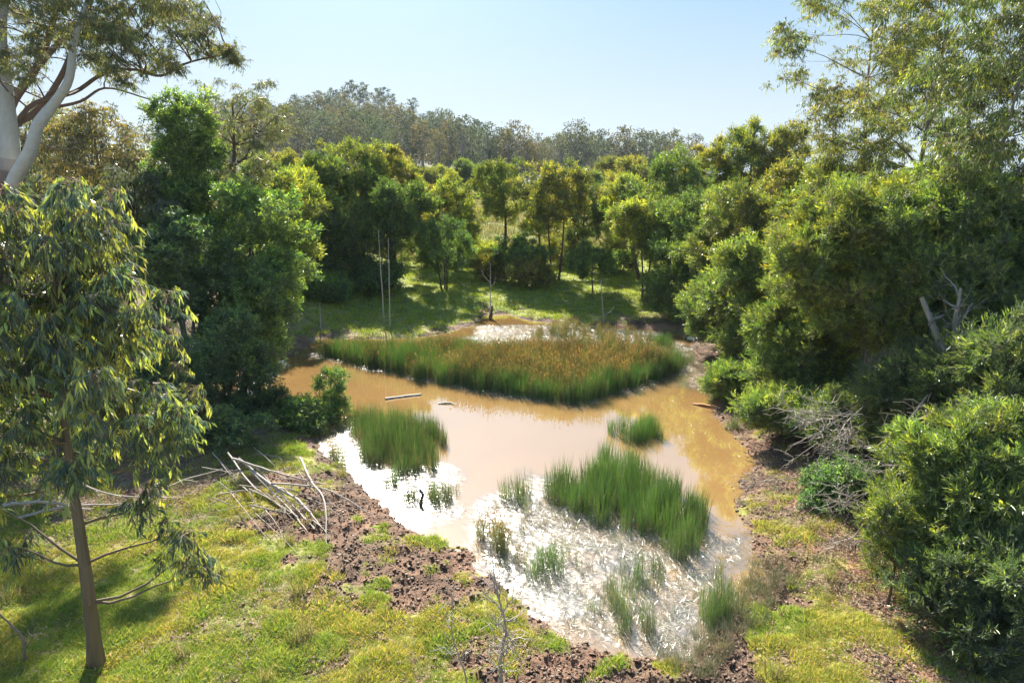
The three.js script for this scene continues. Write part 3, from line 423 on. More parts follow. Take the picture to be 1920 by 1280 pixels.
// ---------------------------------------------------------------- the wooded hill
{
  const protos = [];
  for (let k = 0; k < 9; k++) {
    const r = rng(700 + k), tall = k % 3 === 2, h = tall ? 20 : 15, crown = new Soup(), wood = new Soup(), N = tall ? 11 : 22;
    const tone = [[0.13, 0.14, 0.06], [0.15, 0.14, 0.06], [0.10, 0.125, 0.065]][k % 3];
    const tr = bent(V(0, -1, 0), V(rnd(r, -1, 1), h * 0.8, rnd(r, -1, 1)), 0.03, 6, r); wood.tube(tr, tr.map((_, i) => 0.32 * (1 - 0.75 * i / 6)), 5, [0.3, 0.28, 0.25]);
    for (let i = 0; i < N; i++) {
      const t = (i + 0.5) / N, a = i * 2.4 + r(), R = (tall ? 3.2 : 5.2) * Math.sqrt(Math.max(0.1, 1 - (t * 2 - 0.9) ** 2 * 0.8)) * (0.35 + 0.6 * r());
      const c = V(Math.cos(a) * R, lerp(h * (tall ? 0.62 : 0.18), h * 0.95, t), Math.sin(a) * R), lr = rnd(r, 1.1, 2.1) * (tall ? 0.75 : 1);
      const q = bent(tr[3 + Math.floor(r() * 3)], c, 0.1, 3, r); wood.tube(q, [0.11, 0.09, 0.06, 0.03], 4, [0.28, 0.26, 0.23]);
      for (let m = 0; m < 46; m++) { const d = unit(r); d.y = d.y * 0.6 + 0.15; const dir = unit(r); dir.y -= 0.4; leaf(crown, c.clone().addScaledVector(d, lr * Math.cbrt(r())), dir.normalize(), r, rnd(r, 0.45, 0.95), rnd(r, 0.22, 0.4), shade(tone, r, 0.4), 0.1); }
    }
    protos.push([wood.geo(), crown.geo(), tall]);
  }
  const hillMats = [[1, 1, 1], [1.25, 1.12, 0.9], [0.72, 0.85, 0.95], [0.9, 1.05, 1], [1.15, 1.2, 0.95]].map((c) => { const m = hillLeafMat.clone(); m.color.setRGB(...c); return m; });
  const r = rng(777); let n = 0;
  const ridgeOnes = [];
  const add = (x, z, s, tall, label, group) => {
    const tinted = hillMats[Math.floor(r() * hillMats.length)]; const list = protos.filter((p) => p[2] === tall), [w, c] = list[Math.floor(r() * list.length)], g = new THREE.Group();
    g.position.set(x, heightAt(x, z) - 0.5, z); g.rotation.y = r() * 6.28; g.scale.set(s * rnd(r, 0.85, 1.2), s, s * rnd(r, 0.85, 1.2)); top(g, 'hill_gum'); tag(g, label, 'tree', group);
    part('trunk', w, barkMat, g); const cr = part('crown', c, tinted, g); cr.userData.kind = 'stuff'; n++;
  };
  for (let row = 0; row < 9; row++) { const D = 225 + row * 21; for (let k = 0; k < 33; k++) { const u = -0.42 + (k + 0.8 * r()) / 33 * 0.68, x = u * (D + 12 * r()); if (x > 66 + 10 * r() || n > 288) continue; add(x, -D - rnd(r, -9, 9), rnd(r, 0.85, 1.35) * (row > 7 ? 0.5 : row > 5 ? 0.68 : 1), false, 'grey-green gum in the forest covering the distant hill', 'gums covering the distant hill'); } }
  for (const px of [490, 512, 545, 562, 580, 600, 612, 628, 641, 652, 662, 672, 684, 696, 708, 730, 742, 755, 790, 808, 822, 868, 892, 905, 940, 958, 985, 1020, 1045, 1080, 1110, 1150]) { const D = rnd(r, 388, 408), u = (px - 960) / 1280 * 1.045; add(u * D, -D, px > 600 && px < 770 ? rnd(r, 1.15, 1.4) : rnd(r, 0.75, 1.15) * (px > 960 ? 0.75 : 1), true, 'tall thin gum standing against the sky along the hill ridge', 'tall gums along the hill ridge'); }
  console.log('hill trees', n);
}
// ---------------------------------------------------------------- reeds and rushes
function blade(s, p, dir, L, W, col, r, curve) { const side = crossing(dir, r).multiplyScalar(W / 2), bend = unit(r).setY(-0.2).multiplyScalar(curve * L), m = p.clone().addScaledVector(dir, L * 0.55).addScaledVector(bend, 0.3), t = p.clone().addScaledVector(dir, L).add(bend), a = p.clone().add(side), b = p.clone().sub(side), c = m.clone().addScaledVector(side, 0.75), d = m.clone().addScaledVector(side, -0.75); s.tri(a, b, c, col); s.tri(b, d, c, col); s.tri(c, d, t, col); }
function reedTuft(seed, { n = 34, R = 0.2, h = [0.6, 1.05], W = 0.011, green = [0.09, 0.175, 0.022], dry = [0.3, 0.22, 0.1], dryShare = 0.15, heads = 0, headCol = [0.27, 0.17, 0.045], lean = 0.16 }) {
  const r = rng(seed), s = new Soup();
  for (let k = 0; k < n; k++) {
    const a = r() * 6.28, q = R * Math.sqrt(r()), p = V(Math.cos(a) * q, -0.03, Math.sin(a) * q), d = V((r() - 0.5) * 2 * lean, 1, (r() - 0.5) * 2 * lean).normalize(), L = rnd(r, h[0], h[1]), isDry = r() < dryShare;
    blade(s, p, d, L * (isDry ? 0.85 : 1), W * rnd(r, 0.7, 1.2), shade(isDry ? dry : green, r, 0.3), r, isDry ? 0.25 : 0.08);
    if (r() < heads) { const t = p.clone().addScaledVector(d, L * rnd(r, 0.78, 0.92)); leaf(s, t, V(d.x + (r() - 0.5), 1, d.z + (r() - 0.5)).normalize(), r, 0.12, 0.04, shade(headCol, r, 0.3)); }
  }
  return s.geo();
}
const tuftGreen = [1, 2, 3].map((k) => reedTuft(900 + k, {})), tuftRusty = [1, 2, 3].map((k) => reedTuft(920 + k, { heads: 0.5, dryShare: 0.3, dry: [0.32, 0.22, 0.08], green: [0.12, 0.17, 0.025], n: 36 })), tuftStraw = [1, 2].map((k) => reedTuft(940 + k, { n: 26, dryShare: 0.8, h: [0.25, 0.6], lean: 0.6, dry: [0.42, 0.36, 0.22] }));
function scatter(name, geo, mat, label, category, spots, group, kind = 'stuff') {     // spots: [x, y, z, scale, turn, tint, squash, tiltX, tiltZ]
  const m = show(new THREE.InstancedMesh(geo, mat, spots.length)), m4 = new THREE.Matrix4(), q = new THREE.Quaternion(), e = new THREE.Euler(), c = new THREE.Color();
  spots.forEach(([x, y, z, s, t, tint, sq = 1, tx = 0, tz = 0], i) => { q.setFromEuler(e.set(tx, t, tz, 'YXZ')); m.setMatrixAt(i, m4.compose(V(x, y, z), q, V(s, s * sq, s))); m.setColorAt(i, c.setRGB(...tint)); });
  top(m, name); return tag(m, label, category, group, kind);
}
function inside(poly, r, density, f) {
  let x0 = 1e9, x1 = -1e9, z0 = 1e9, z1 = -1e9; for (const [x, z] of poly) { x0 = Math.min(x0, x); x1 = Math.max(x1, x); z0 = Math.min(z0, z); z1 = Math.max(z1, z); }
  const n = Math.round((x1 - x0 + 0.4) * (z1 - z0 + 0.4) * density);
  for (let k = 0; k < n; k++) { const x = rnd(r, x0 - 0.2, x1 + 0.2), z = rnd(r, z0 - 0.2, z1 + 0.2), d = polyDist(poly, x, z) + 0.35 * fbm(x * 1.7, z * 1.7, 3); if (d < 0) f(x, z, d); }
}
const bit = (r, v = 0.2) => { const k = 1 + (r() * 2 - 1) * v; return [k * (1 + (r() - 0.5) * v), k, k * (1 + (r() - 0.5) * v)]; };
function reedBed(poly, density, label, seed, { geo = tuftGreen, gap = 0, size = 1, name = 'reed_bed' } = {}) {
  const r = rng(seed), spots = [];
  inside(poly, r, density, (x, z, d) => { if (r() < gap * (1 + 1.5 * noise(x * 1.4, z * 1.4))) return; const s = size * rnd(r, 0.75, 1.15) * (0.8 + 0.2 * smooth(0, -0.6, d)); spots.push([x, Math.max(0, heightAt(x, z)) * 0.6, z, s, r() * 6.28, bit(r, 0.35).map((v) => v * (1 + 0.5 * fbm(x * 2, z * 2, 2))), rnd(r, 0.75, 1.2)]); });
  return scatter(name, geo[seed % geo.length], reedMat, label, 'reeds', spots, 'reed beds in the pond');
}
// the island bed is green on the left and along its front, rusty with seed heads on the right and behind
{
  const r = rng(31), green = [], rusty = [];
  inside(ISLAND, r, 30, (x, z, d) => { const s = rnd(r, 0.85, 1.2), item = [x, -0.02, z, s, r() * 6.28, bit(r, 0.4).map((v) => v * (1 + 0.5 * fbm(x * 1.6, z * 0.7, 2))), rnd(r, 0.75, 1.25) * (1 + 0.25 * fbm(x * 1.1 + 4, z * 1.1, 2))]; const w = smooth(-6, 1.5, x) * smooth(-0.1, -1.2, d) + 0.5 * fbm(x * 0.5, z * 0.5, 3); (r() < 0.15 + 0.85 * w && x > -8 ? rusty : green).push(item); });
  scatter('reed_bed', tuftGreen[0], reedMat, 'green rushes of the long island bed in the middle of the pond', 'reeds', green, 'reed beds in the pond');
  scatter('reed_bed', tuftRusty[1], reedMat, 'rusty brown seeding rushes across the island bed', 'reeds', rusty, 'reed beds in the pond');
}
reedBed(LEFTBED, 26, 'dense green rush bed near the left shore', 32);
reedBed(FRONTBED, 25, 'largest green rush bed in the near right of the water', 33, { gap: 0.22 });
reedBed(bed([[1135, 818], [1185, 830], [1243, 824], [1222, 806], [1142, 804]]), 30, 'small rush clump on the orange water above the largest bed', 34);
reedBed(bed([[930, 940], [990, 962], [1000, 925], [950, 905]]), 20, 'narrow rush clump beside the left side of the largest bed', 35, { gap: 0.2 });
reedBed(bed([[888, 1012], [948, 1040], [955, 1000], [900, 985]]), 28, 'brown-based rush clump nearest the muddy shore', 36, { geo: [tuftRusty[0]] });
reedBed(bed([[990, 1085], [1060, 1110], [1110, 1075], [1060, 1030], [1000, 1045]]), 17, 'thin rushes in the glittering shallows', 37, { gap: 0.45, size: 0.85 });
reedBed(bed([[1085, 1150], [1160, 1205], [1235, 1200], [1225, 1150], [1150, 1115]]), 17, 'scattered rushes at the near end of the shallows', 38, { gap: 0.4, size: 0.85 });
reedBed(bed([[1300, 1155], [1325, 1200], [1378, 1185], [1360, 1140], [1320, 1120]]), 30, 'bright thick rush clump by the near right shore', 39, { size: 0.95 });
reedBed(bed([[1175, 1095], [1240, 1110], [1245, 1075], [1190, 1065]]), 17, 'short rush clump between the shallows and the right shore', 40, { gap: 0.3, size: 0.8 });
reedBed(bed([[755, 945], [842, 950], [846, 928], [765, 925]]), 28, 'little rush tuft row behind the dark stump', 41, { size: 0.75 });
reedBed(bed([[715, 912], [745, 918], [740, 895], [715, 892]]), 24, 'tiny rush tuft between the left bed and the stump', 42, { size: 0.65 });
reedBed(bed([[622, 872], [652, 876], [650, 855], [625, 852]]), 26, 'low rush tuft against the left bank', 43, { size: 0.7, geo: [tuftRusty[2]] });
reedBed(bed([[1210, 690], [1265, 702], [1290, 680], [1240, 665]]), 24, 'loose green rushes off the right tip of the island bed', 44, { size: 0.9, gap: 0.2 });
reedBed(bed([[990, 632], [1060, 640], [1180, 650], [1250, 640], [1180, 622], [1040, 612]]), 14, 'pale mixed rushes between the island bed and the far bank', 45, { gap: 0.35, size: 0.7, geo: [tuftRusty[0]] });
reedBed(bed([[1225, 650], [1255, 655], [1262, 640], [1230, 636]]), 30, 'dark green rush clump beside the blue far corner', 46, { size: 0.8 });
reedBed(bed([[1325, 1095], [1360, 1110], [1372, 1085], [1345, 1072]]), 18, 'small grassy rush tuft at the right waterline', 47, { size: 0.7, geo: [tuftRusty[1]] });
reedBed(bed([[1358, 818], [1385, 825], [1385, 800], [1362, 800]]), 30, 'green tuft under the rounded bush on the right shore', 48, { size: 0.65 });
reedBed(bed([[960, 1070], [985, 1078], [990, 1058], [965, 1050]]), 24, 'brown tuft at the edge of the glittering shallows', 49, { size: 0.6, geo: [tuftRusty[2]] });
// bleached reed litter floating on the shallows
{
  const r = rng(61), s = new Soup();
  for (let k = 0; k < 90; k++) { const a = r() * 6.28, q = 0.36 * Math.sqrt(r()), p = V(Math.cos(a) * q, rnd(r, 0.002, 0.03), Math.sin(a) * q), b = r() * 6.28; blade(s, p, V(Math.cos(b), (r() - 0.35) * 0.35, Math.sin(b)).normalize(), rnd(r, 0.06, 0.26), rnd(r, 0.002, 0.0055), shade([0.36, 0.32, 0.23], r, 0.4), r, 0.15); }
  const geo = s.geo(), spots = [];
  LITTERZONES.forEach((z, i) => inside(z, r, [10, 15, 12, 14][i], (x, zz) => { if (shoreDist(x, zz) > 0.3 || r() < 0.35 + 0.8 * fbm(x * 0.9, zz * 0.9, 3)) return; spots.push([x, 0.002, zz, rnd(r, 0.6, 1.2), r() * 6.28, bit(r, 0.3), 1]); }));
  scatter('reed_litter', geo, strawMat, 'bleached dead reed litter floating over the glittering shallows', 'litter', spots);
  const short = []; LITTERZONES.forEach((z, i) => { if (i !== 1) return; inside(z, r, 6, (x, zz) => { if (shoreDist(x, zz) > 0.2 || r() < 0.5) return; short.push([x, 0, zz, rnd(r, 0.4, 0.8), r() * 6.28, bit(r, 0.3)]); }); });
  for (let k = 0; k < 900; k++) { const x = rnd(r, 2.5, 6), z = rnd(r, -13.5, -9.6), d = shoreDist(x, z); if (d > -0.3 && d < 0.6) short.push([x, Math.max(0, heightAt(x, z)), z, rnd(r, 0.4, 0.7), r() * 6.28, bit(r, 0.3)]); }
  scatter('dead_rushes', tuftStraw[0], strawMat, 'collapsed straw-coloured rush stubble round the near shallows', 'rushes', short);
}
scene.fog = new THREE.FogExp2(0xd5e4f6, 0.00013);
// ---------------------------------------------------------------- grass, mud clods, leaf litter
function grassTuft(seed, n, R, h, W, cols, lean) { const r = rng(seed), s = new Soup(); for (let k = 0; k < n; k++) { const a = r() * 6.28, q = R * Math.sqrt(r()), d = V((r() - 0.5) * 2 * lean, 1, (r() - 0.5) * 2 * lean).normalize(); blade(s, V(Math.cos(a) * q, -0.01, Math.sin(a) * q), d, rnd(r, h[0], h[1]), W * rnd(r, 0.7, 1.3), shade(cols[Math.floor(r() * cols.length)], r, 0.3), r, 0.3); } return s.geo(); }
const GRASS = [[0.27, 0.36, 0.03], [0.35, 0.40, 0.04], [0.42, 0.38, 0.1], [0.19, 0.30, 0.028]];
{
  const r = rng(71), near = [], lawn = [], paddock = [], clods = [], chips = [];
  const turf = grassTuft(72, 30, 0.11, [0.04, 0.11], 0.009, GRASS, 0.7), lawnTuft = grassTuft(73, 30, 0.3, [0.08, 0.24], 0.022, [[0.26, 0.36, 0.02], [0.34, 0.40, 0.025], [0.40, 0.38, 0.05]], 0.6), padTuft = grassTuft(74, 26, 0.7, [0.2, 0.6], 0.06, [[0.24, 0.21, 0.06], [0.30, 0.24, 0.11], [0.17, 0.2, 0.03]], 0.5);
  for (let k = 0; k < 170000; k++) {
    const D = 8.8 + 21 * Math.pow(r(), 1.4), x = rnd(r, -1, 1) * (D * 0.8 + 1.5), z = -D, d = shoreDist(x, z); if (d < 0.15) continue;
    const m = mudAmount(x, z, d), L = litterAmount(x, z); if (r() < smooth(0.25, 0.7, m + 0.3 * fbm(x * 3, z * 3, 2)) || r() < L * 0.85 || r() < bare(x, z) * 0.85) continue;
    const dry = fbm(x * 0.8 + 20, z * 0.8, 3), clump = fbm(x * 2.2 + 7, z * 2.2, 3), t = bit(r, 0.3); if (r() < 0.1 - clump) continue; near.push([x, heightAt(x, z, d), z, rnd(r, 0.55, 1.2) * (1 + Math.max(-0.3, clump * 1.6)), r() * 6.28, dry > 0.05 ? [t[0] * 1.35, t[1] * 1.08, t[2] * 1.3] : t]);
  }
  for (let k = 0; k < 24000; k++) { const D = rnd(r, 28, 78), x = rnd(r, -0.78, 0.78) * D, z = -D, d = shoreDist(x, z); if (d < 0.3) continue; const L = litterAmount(x, z); if (r() < L) continue; lawn.push([x, heightAt(x, z, d), z, rnd(r, 0.6, 1.3), r() * 6.28, bit(r, 0.25)]); }
  for (let k = 0; k < 14000; k++) { const D = rnd(r, 62, 185), x = rnd(r, -0.5, 0.35) * D, z = -D; paddock.push([x, heightAt(x, z), z, rnd(r, 0.6, 1.4), r() * 6.28, bit(r, 0.3)]); }
  scatter('turf_grass', turf, grassMat, 'short sunlit turf on the near banks', 'grass', near);
  scatter('lawn_grass', lawnTuft, grassMat, 'bright green grass of the far bank', 'grass', lawn);
  scatter('paddock_grass', padTuft, grassMat, 'dry and green tussock grass up the paddock slope', 'grass', paddock);
  // clods
  const g = new THREE.IcosahedronGeometry(1, 1), p = g.attributes.position, col = []; for (let i = 0; i < p.count; i++) { const v = V(p.getX(i), p.getY(i), p.getZ(i)), k = 0.55 + 0.8 * hash2(Math.round(v.x * 50), Math.round(v.y * 50 + v.z * 333)); p.setXYZ(i, v.x * k, v.y * k * 0.7, v.z * k); } for (let i = 0; i < p.count; i++) { const v = V(p.getX(i), p.getY(i) * 1.6, p.getZ(i)).normalize(); g.attributes.normal.setXYZ(i, v.x, v.y, v.z); } for (let i = 0; i < p.count / 3; i++) { const c = shade(MUD, r, 0.3); for (let q = 0; q < 3; q++) col.push(...c); } g.setAttribute('color', new THREE.Float32BufferAttribute(col, 3)); g.deleteAttribute('uv');
  for (let k = 0; k < 110000; k++) { const D = 8.8 + 16 * Math.pow(r(), 1.3), x = rnd(r, -0.75, 0.75) * (D + 1), z = -D, d = shoreDist(x, z); if (d < -0.15 || d > 6) continue; const m = Math.max(mudAmount(x, z, d), d > 0 ? 0.75 * bare(x, z) : 0); if (m < 0.3 + 0.5 * r() || r() < 0.2) continue; const s = 0.007 + 0.04 * Math.pow(r(), 4), t = bit(r, 0.3); clods.push([x, heightAt(x, z, d) + s * 0.3, z, s, r() * 6.28, [t[0] * 1.05, t[1] * 1.0, t[2] * 0.95], rnd(r, 0.4, 0.8), r(), r()]); }
  scatter('mud_clods', g, clodMat, 'churned brown mud clods along the near shore', 'mud', clods);
  // fallen leaves and bark
  const s = new Soup(); for (let k = 0; k < 46; k++) { const a = r() * 6.28, q = 0.38 * Math.sqrt(r()), b = r() * 6.28; leaf(s, V(Math.cos(a) * q, 0.01 + 0.03 * r(), Math.sin(a) * q), V(Math.cos(b), (r() - 0.4) * 0.6, Math.sin(b)).normalize(), r, rnd(r, 0.035, 0.1), rnd(r, 0.008, 0.02), shade([[0.28, 0.18, 0.12], [0.2, 0.12, 0.08], [0.36, 0.28, 0.2], [0.26, 0.12, 0.07]][k % 4], r, 0.3)); }
  for (let k = 0; k < 20000; k++) { const D = rnd(r, 9, 44), x = rnd(r, -1, 1) * (D * 0.8 + 2), z = -D, d = shoreDist(x, z); if (d < 0.1) continue; const L = litterAmount(x, z); if (r() > L * 0.9 + (D < 18 && x < 0 ? 0.12 : 0.05) + 0.3 * bare(x, z)) continue; chips.push([x, heightAt(x, z, d) + 0.01, z, rnd(r, 0.7, 1.3), r() * 6.28, bit(r, 0.3)]); }
  scatter('leaf_litter', s.geo(), litterMat, 'brown fallen leaves and bark under the trees', 'litter', chips);
  console.log('grass', near.length, lawn.length, paddock.length, 'clods', clods.length, 'chips', chips.length);
}
// tussocks one can tell apart
const tussock = grassTuft(75, 60, 0.16, [0.25, 0.55], 0.012, [[0.26, 0.22, 0.05], [0.16, 0.19, 0.03], [0.32, 0.25, 0.1]], 0.4);
[[345, 1235, 'golden tussock right of the young gum trunk'], [500, 1275, 'straw tussock at the bottom edge of the view'], [550, 1200, 'spiky green-brown tussock on the near turf'], [575, 1190, 'second spiky tussock beside the green-brown one'], [560, 1110, 'dead brown tussock with a thin stalk on the turf'], [680, 1275, 'yellow tussock at the foot of the view in front of the mud'], [540, 1010, 'tussock in front of the fallen branch heap'], [640, 880, 'grassy tussock on the left bank above the shallows'], [20, 1130, 'small tussock by the left edge of the view'], [1450, 1260, 'dry tussock at the lower right on trampled ground'], [1520, 985, 'tussock under the twiggy grey-green shrub'], [1560, 1080, 'green tussock on the right-hand path edge']].forEach(([px, py, label], i) => { const p = onLevel(px, py, 0.3), m = show(new THREE.Mesh(tussock, grassMat)); m.position.set(p.x, heightAt(p.x, p.z), p.z); m.rotation.y = i * 1.7; m.scale.setScalar(0.75 + 0.06 * (i % 5)); top(m, 'grass_tussock'); tag(m, label, 'tussock', 'tussocks on the near banks'); });

// ---------------------------------------------------------------- dead wood
function stick(pts, r0, r1, label, o = {}) { const r = rng(Math.round(pts[0].x * 977 + pts[0].z * 331) >>> 0), c = new THREE.CatmullRomCurve3(pts), q = c.getPoints(pts.length * 4), g = new THREE.Group(), b = q[0].clone(); g.position.copy(b); const s = new Soup(), l = q.map((p, i) => p.clone().sub(b).addScaledVector(unit(r), r0 * 0.25)); s.tube(l, l.map((_, i) => lerp(r0, r1, i / (l.length - 1))), 6, () => shade(o.col ?? DEAD, r, 0.3)); part('stem', s.geo(), twigMat, g);
  for (let k = 0; k < (o.twigs ?? 0); k++) { const i = 2 + Math.floor(r() * (l.length - 3)), d = l[i].clone().sub(l[i - 1]).normalize(), e = l[i].clone().addScaledVector(d, rnd(r, 0.15, 0.5) * (o.reach ?? 1)).addScaledVector(unit(r), 0.45 * (o.reach ?? 1)), w = bent(l[i], e, 0.12, 4, r), t = new Soup(); t.tube(w, w.map((_, n) => Math.max(r0 * 0.4, 0.008) * (1 - 0.75 * n / 4)), 4, shade(o.col ?? DEAD, r, 0.3)); for (let m = 0; m < (o.fine ?? 1); m++) { const f = bent(w[1 + Math.floor(r() * 3)], e.clone().addScaledVector(unit(r), 0.35 * (o.reach ?? 1)), 0.15, 3, r); t.tube(f, [0.008, 0.006, 0.005, 0.003], 3, shade(o.col ?? DEAD, r, 0.3)); } part('twig', t.geo(), twigMat, g); }
  top(g, o.name ?? 'fallen_branch'); return tag(g, label, o.category ?? 'branch', o.group); }
const G = (px, py, up = 0.05) => { let p = onLevel(px, py, 0.2); p.y = heightAt(p.x, p.z); p = onLevel(px, py, p.y); p.y = heightAt(p.x, p.z) + up; return p; };
{
  const heap = 'fallen branches heaped on the left bank';
  [[[500, 925, 0.3], [560, 955, 0.22], [600, 985, 0.05], 0.05, 'thick pale branch on top of the fallen heap'], [[440, 900, 0.6], [520, 915, 0.45], [610, 930, 0.3], 0.035, 'long grey branch crossing behind the fallen heap'], [[510, 930, 0.35], [610, 935, 0.3], [700, 968, 0.05], 0.03, 'thin brown branch running from the heap toward the water'], [[450, 890, 0.5], [530, 945, 0.25], [590, 998, 0.05], 0.04, 'branch along the near side of the fallen heap'], [[470, 905, 0.4], [540, 960, 0.12], [575, 1000, 0.03], 0.03, 'short straight branch under the heap'], [[565, 890, 0.5], [585, 930, 0.4], [610, 975, 0.5], [612, 1030, 0], 0.035, 'forked branch standing up at the end of the heap'], [[430, 880, 0.5], [480, 935, 0.3], [560, 975, 0.08], 0.03, 'bleached branch leaning in the middle of the heap'], [[0, 930, 0.35], [80, 945, 0.3], [170, 960, 0.1], 0.05, 'pale log end lying behind the young gum'], [[30, 965, 0.15], [120, 955, 0.2], [240, 950, 0.1], 0.04, 'long pale stick lying left of the young gum'], [[120, 900, 0.5], [200, 935, 0.2], [330, 940, 0.1], 0.03, 'stick lying just right of the young gum trunk'], [[250, 960, 0.1], [330, 925, 0.3], [420, 905, 0.4], 0.03, 'grey stick between the young gum and the heap']]
    .forEach((a) => { const label = a[a.length - 1], r0 = a[a.length - 2]; stick(a.slice(0, -2).map(([x, y, u]) => G(x, y, u)), r0, r0 * 0.4, label, { twigs: 4, group: heap, col: [0.36, 0.3, 0.25], reach: 0.8 }); });
  for (let k = 0; k < 34; k++) { const r = rng(1200 + k), x = rnd(r, 380, 600), y = rnd(r, 850, 985) + (x - 480) * 0.12, a = rnd(r, -0.2, 0.9), l = rnd(r, 40, 110); stick([G(x, y, rnd(r, 0.15, 0.4)), G(x + Math.cos(a) * l * 0.5, y + Math.sin(a) * l * 0.5, rnd(r, 0.1, 0.3)), G(x + Math.cos(a) * l, y + Math.sin(a) * l, 0.04)], rnd(r, 0.01, 0.022), 0.005, 'thin grey stick in the fallen heap on the left bank', { twigs: 2, group: heap, reach: 0.6, col: [0.32, 0.26, 0.21], name: 'thin_stick', category: 'stick' }); }
  const W = (px, py, y) => onLevel(px, py, y);
  stick([W(722, 748, 0.02), W(755, 743, 0.03), W(790, 739, 0.03)], 0.05, 0.045, 'straight pale log floating on the orange water', { name: 'floating_log', category: 'log', col: [0.5, 0.42, 0.34] });
  stick([W(822, 757, 0.01), W(845, 755, 0.04), W(850, 757, 0.02)], 0.04, 0.02, 'short knobby driftwood piece right of the pale log', { name: 'driftwood', category: 'driftwood', twigs: 3, reach: 0.5, col: [0.45, 0.38, 0.3] });
  stick([W(788, 958, -0.1), W(790, 940, 0.12), W(792, 925, 0.28), W(786, 918, 0.36)], 0.045, 0.03, 'dark crooked stump standing in the shallows', { name: 'stump', category: 'stump', col: [0.05, 0.035, 0.03] });
  stick([W(1380, 765, 0.0), W(1345, 763, 0.06), W(1300, 757, 0.02)], 0.07, 0.05, 'orange-stained log at the waterline under the rounded bush', { name: 'floating_log', category: 'log', col: [0.4, 0.18, 0.05] });
  stick([G(920, 612, -0.1), G(921, 608, 0.4), G(922, 604, 0.9)], 0.14, 0.09, 'rotten brown stump at the creek mouth', { name: 'stump', category: 'stump', col: [0.14, 0.07, 0.035] });
  const pole = (px, py, h, label, tilt = 0, tw = 0) => { const p = G(px, py, -0.1); stick([p, p.clone().add(V(tilt * 0.5, h * 0.5, 0)), p.clone().add(V(tilt, h, 0))], 0.045, 0.015, label, { name: 'dead_pole', category: 'dead tree', group: 'bare dead stems on the far bank', twigs: tw, reach: 1.2, col: [0.4, 0.36, 0.32] }); };
  pole(720, 606, 5.5, 'taller of two pale bare stems before the dark far clump', -0.1); pole(731, 616, 5.2, 'slimmer pale bare stem closer to the water before the dark clump', 0.1); pole(602, 622, 1.6, 'short bare stem standing at the left end of the far bank'); pole(1132, 606, 2.6, 'pale dead sapling with a side arm on the far lawn', -0.25, 5); pole(919, 600, 3.6, 'thin bare stem rising from the creek mouth', 0.05, 2);
  // dead branches below the right-hand trees
  const T = (px, py, D) => atDistance(px, py, D), tangle = 'dead branches hanging below the right-hand trees';
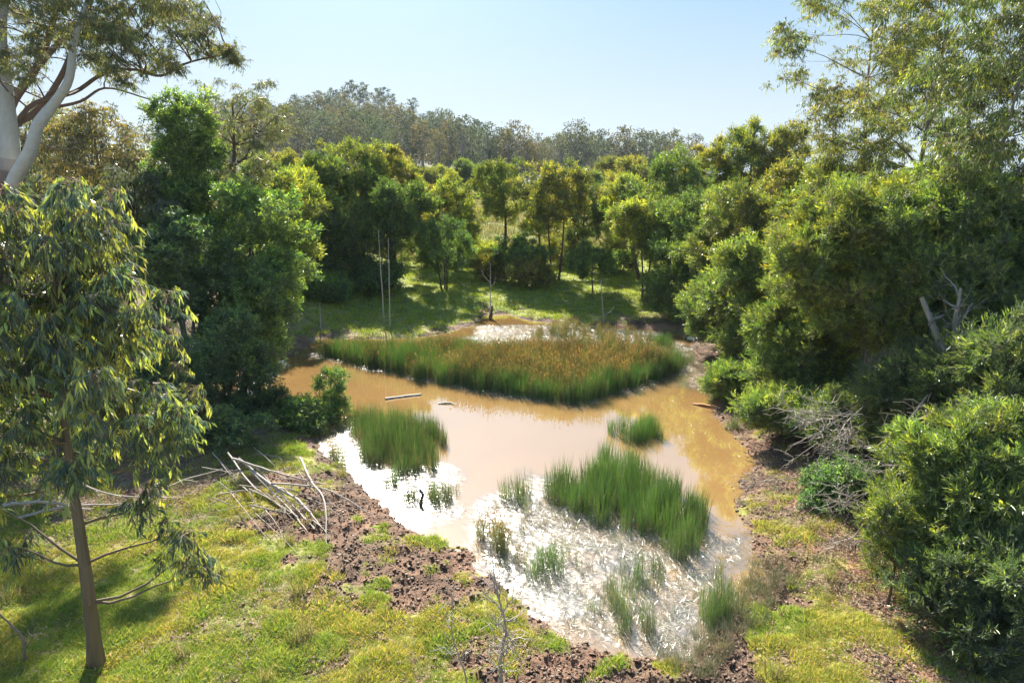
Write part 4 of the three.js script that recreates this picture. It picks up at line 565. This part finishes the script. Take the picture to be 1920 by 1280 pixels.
  [[[1890, 770, 15.5], [1800, 720, 16], [1770, 660, 16.5], [1730, 560, 17], 0.16, 'heavy leaning grey limb under the right canopy'], [[1800, 720, 16], [1790, 640, 16.3], [1800, 540, 16.6], 0.09, 'upright fork of the leaning grey limb'], [[1880, 735, 15.6], [1760, 770, 15], [1700, 800, 14.6], [1640, 840, 14.5], 0.035, 'long bleached branch reaching down toward the twiggy shrub'], [[1740, 740, 15.4], [1690, 810, 15], [1650, 850, 14.8], 0.03, 'pale branch dropping from the leaning limb'], [[1600, 770, 17], [1560, 780, 16.6], [1500, 770, 16.4], 0.025, 'level bleached branch left of the leaning limb'], [[1640, 745, 17], [1590, 790, 16.4], [1570, 820, 16], 0.025, 'crooked pale branch above the three dark stems'], [[1760, 800, 14], [1690, 880, 13.6], [1660, 930, 13.4], 0.022, 'thin bleached branch beside the dark sapling'], [[1690, 900, 13.2], [1600, 930, 13.4], [1560, 920, 13.8], 0.022, 'curved pale branch lying over the twiggy shrub'], [[1680, 995, 12.6], [1610, 1005, 12.8], [1560, 1020, 13], 0.022, 'low pale branch in front of the twiggy shrub'], [[1850, 560, 17], [1800, 600, 16.6], [1790, 640, 16.4], 0.03, 'grey branch high beside the upright fork'], [[1300, 640, 33], [1320, 612, 32.5], [1350, 590, 32], 0.03, 'bare branch arching over the blue corner of the pond']]
    .forEach((a) => { const label = a[a.length - 1], r0 = a[a.length - 2]; stick(a.slice(0, -2).map(([x, y, D]) => T(x, y, D)), r0, r0 * 0.35, label, { twigs: 9, fine: 3, group: tangle, name: 'dead_branch', col: [0.27, 0.23, 0.19], reach: 1.1 }); });
  for (let k = 0; k < 26; k++) { const r = rng(1500 + k), x = rnd(r, 1490, 1760), y = rnd(r, 760, 990), D = rnd(r, 13.6, 17.5), a = rnd(r, 2.2, 4.4), l = rnd(r, 50, 120); stick([T(x, y, D), T(x + Math.cos(a) * l * 0.5, y - Math.sin(a) * l * 0.3, D - 0.1), T(x + Math.cos(a) * l, y - Math.sin(a) * l * 0.6, D)], rnd(r, 0.01, 0.018), 0.004, 'thin bleached twig spray in the dead tangle under the right canopy', { twigs: 6, fine: 3, group: tangle, name: 'dead_twig_spray', category: 'twigs', col: [0.26, 0.22, 0.18], reach: 0.8 }); }
  // leafless shrub at the bottom edge
  const p = onLevel(945, 1290, 0.3); p.y = heightAt(p.x, p.z) - 0.1; const up = (dx, h, dz = 0) => p.clone().add(V(dx, h, dz));
  stick([up(0, 0), up(-0.05, 0.7), up(0.03, 1.3), up(-0.1, 1.9), up(-0.2, 2.7)], 0.03, 0.006, 'leafless grey shrub at the bottom edge in front of the mud', { name: 'bare_shrub', category: 'shrub', twigs: 26, fine: 5, reach: 0.75, col: [0.3, 0.26, 0.23] });
  stick([up(-0.55, 0), up(-0.62, 0.5), up(-0.8, 1.2), up(-0.75, 2.1)], 0.018, 0.005, 'thinner leafless stem left of the grey shrub', { name: 'bare_shrub', category: 'shrub', twigs: 9, fine: 2, reach: 0.6, col: [0.3, 0.26, 0.23] });
  const q = G(45, 1240, -0.05); stick([q, q.clone().add(V(0.02, 0.5, 0)), q.clone().add(V(-0.25, 0.9, 0)), q.clone().add(V(-0.6, 1.2, 0))], 0.03, 0.01, 'small crooked dead sapling by the left edge', { name: 'bare_shrub', category: 'shrub', twigs: 7, fine: 2, reach: 0.6, col: [0.2, 0.15, 0.11] });
}
renderer.render(scene, camera);
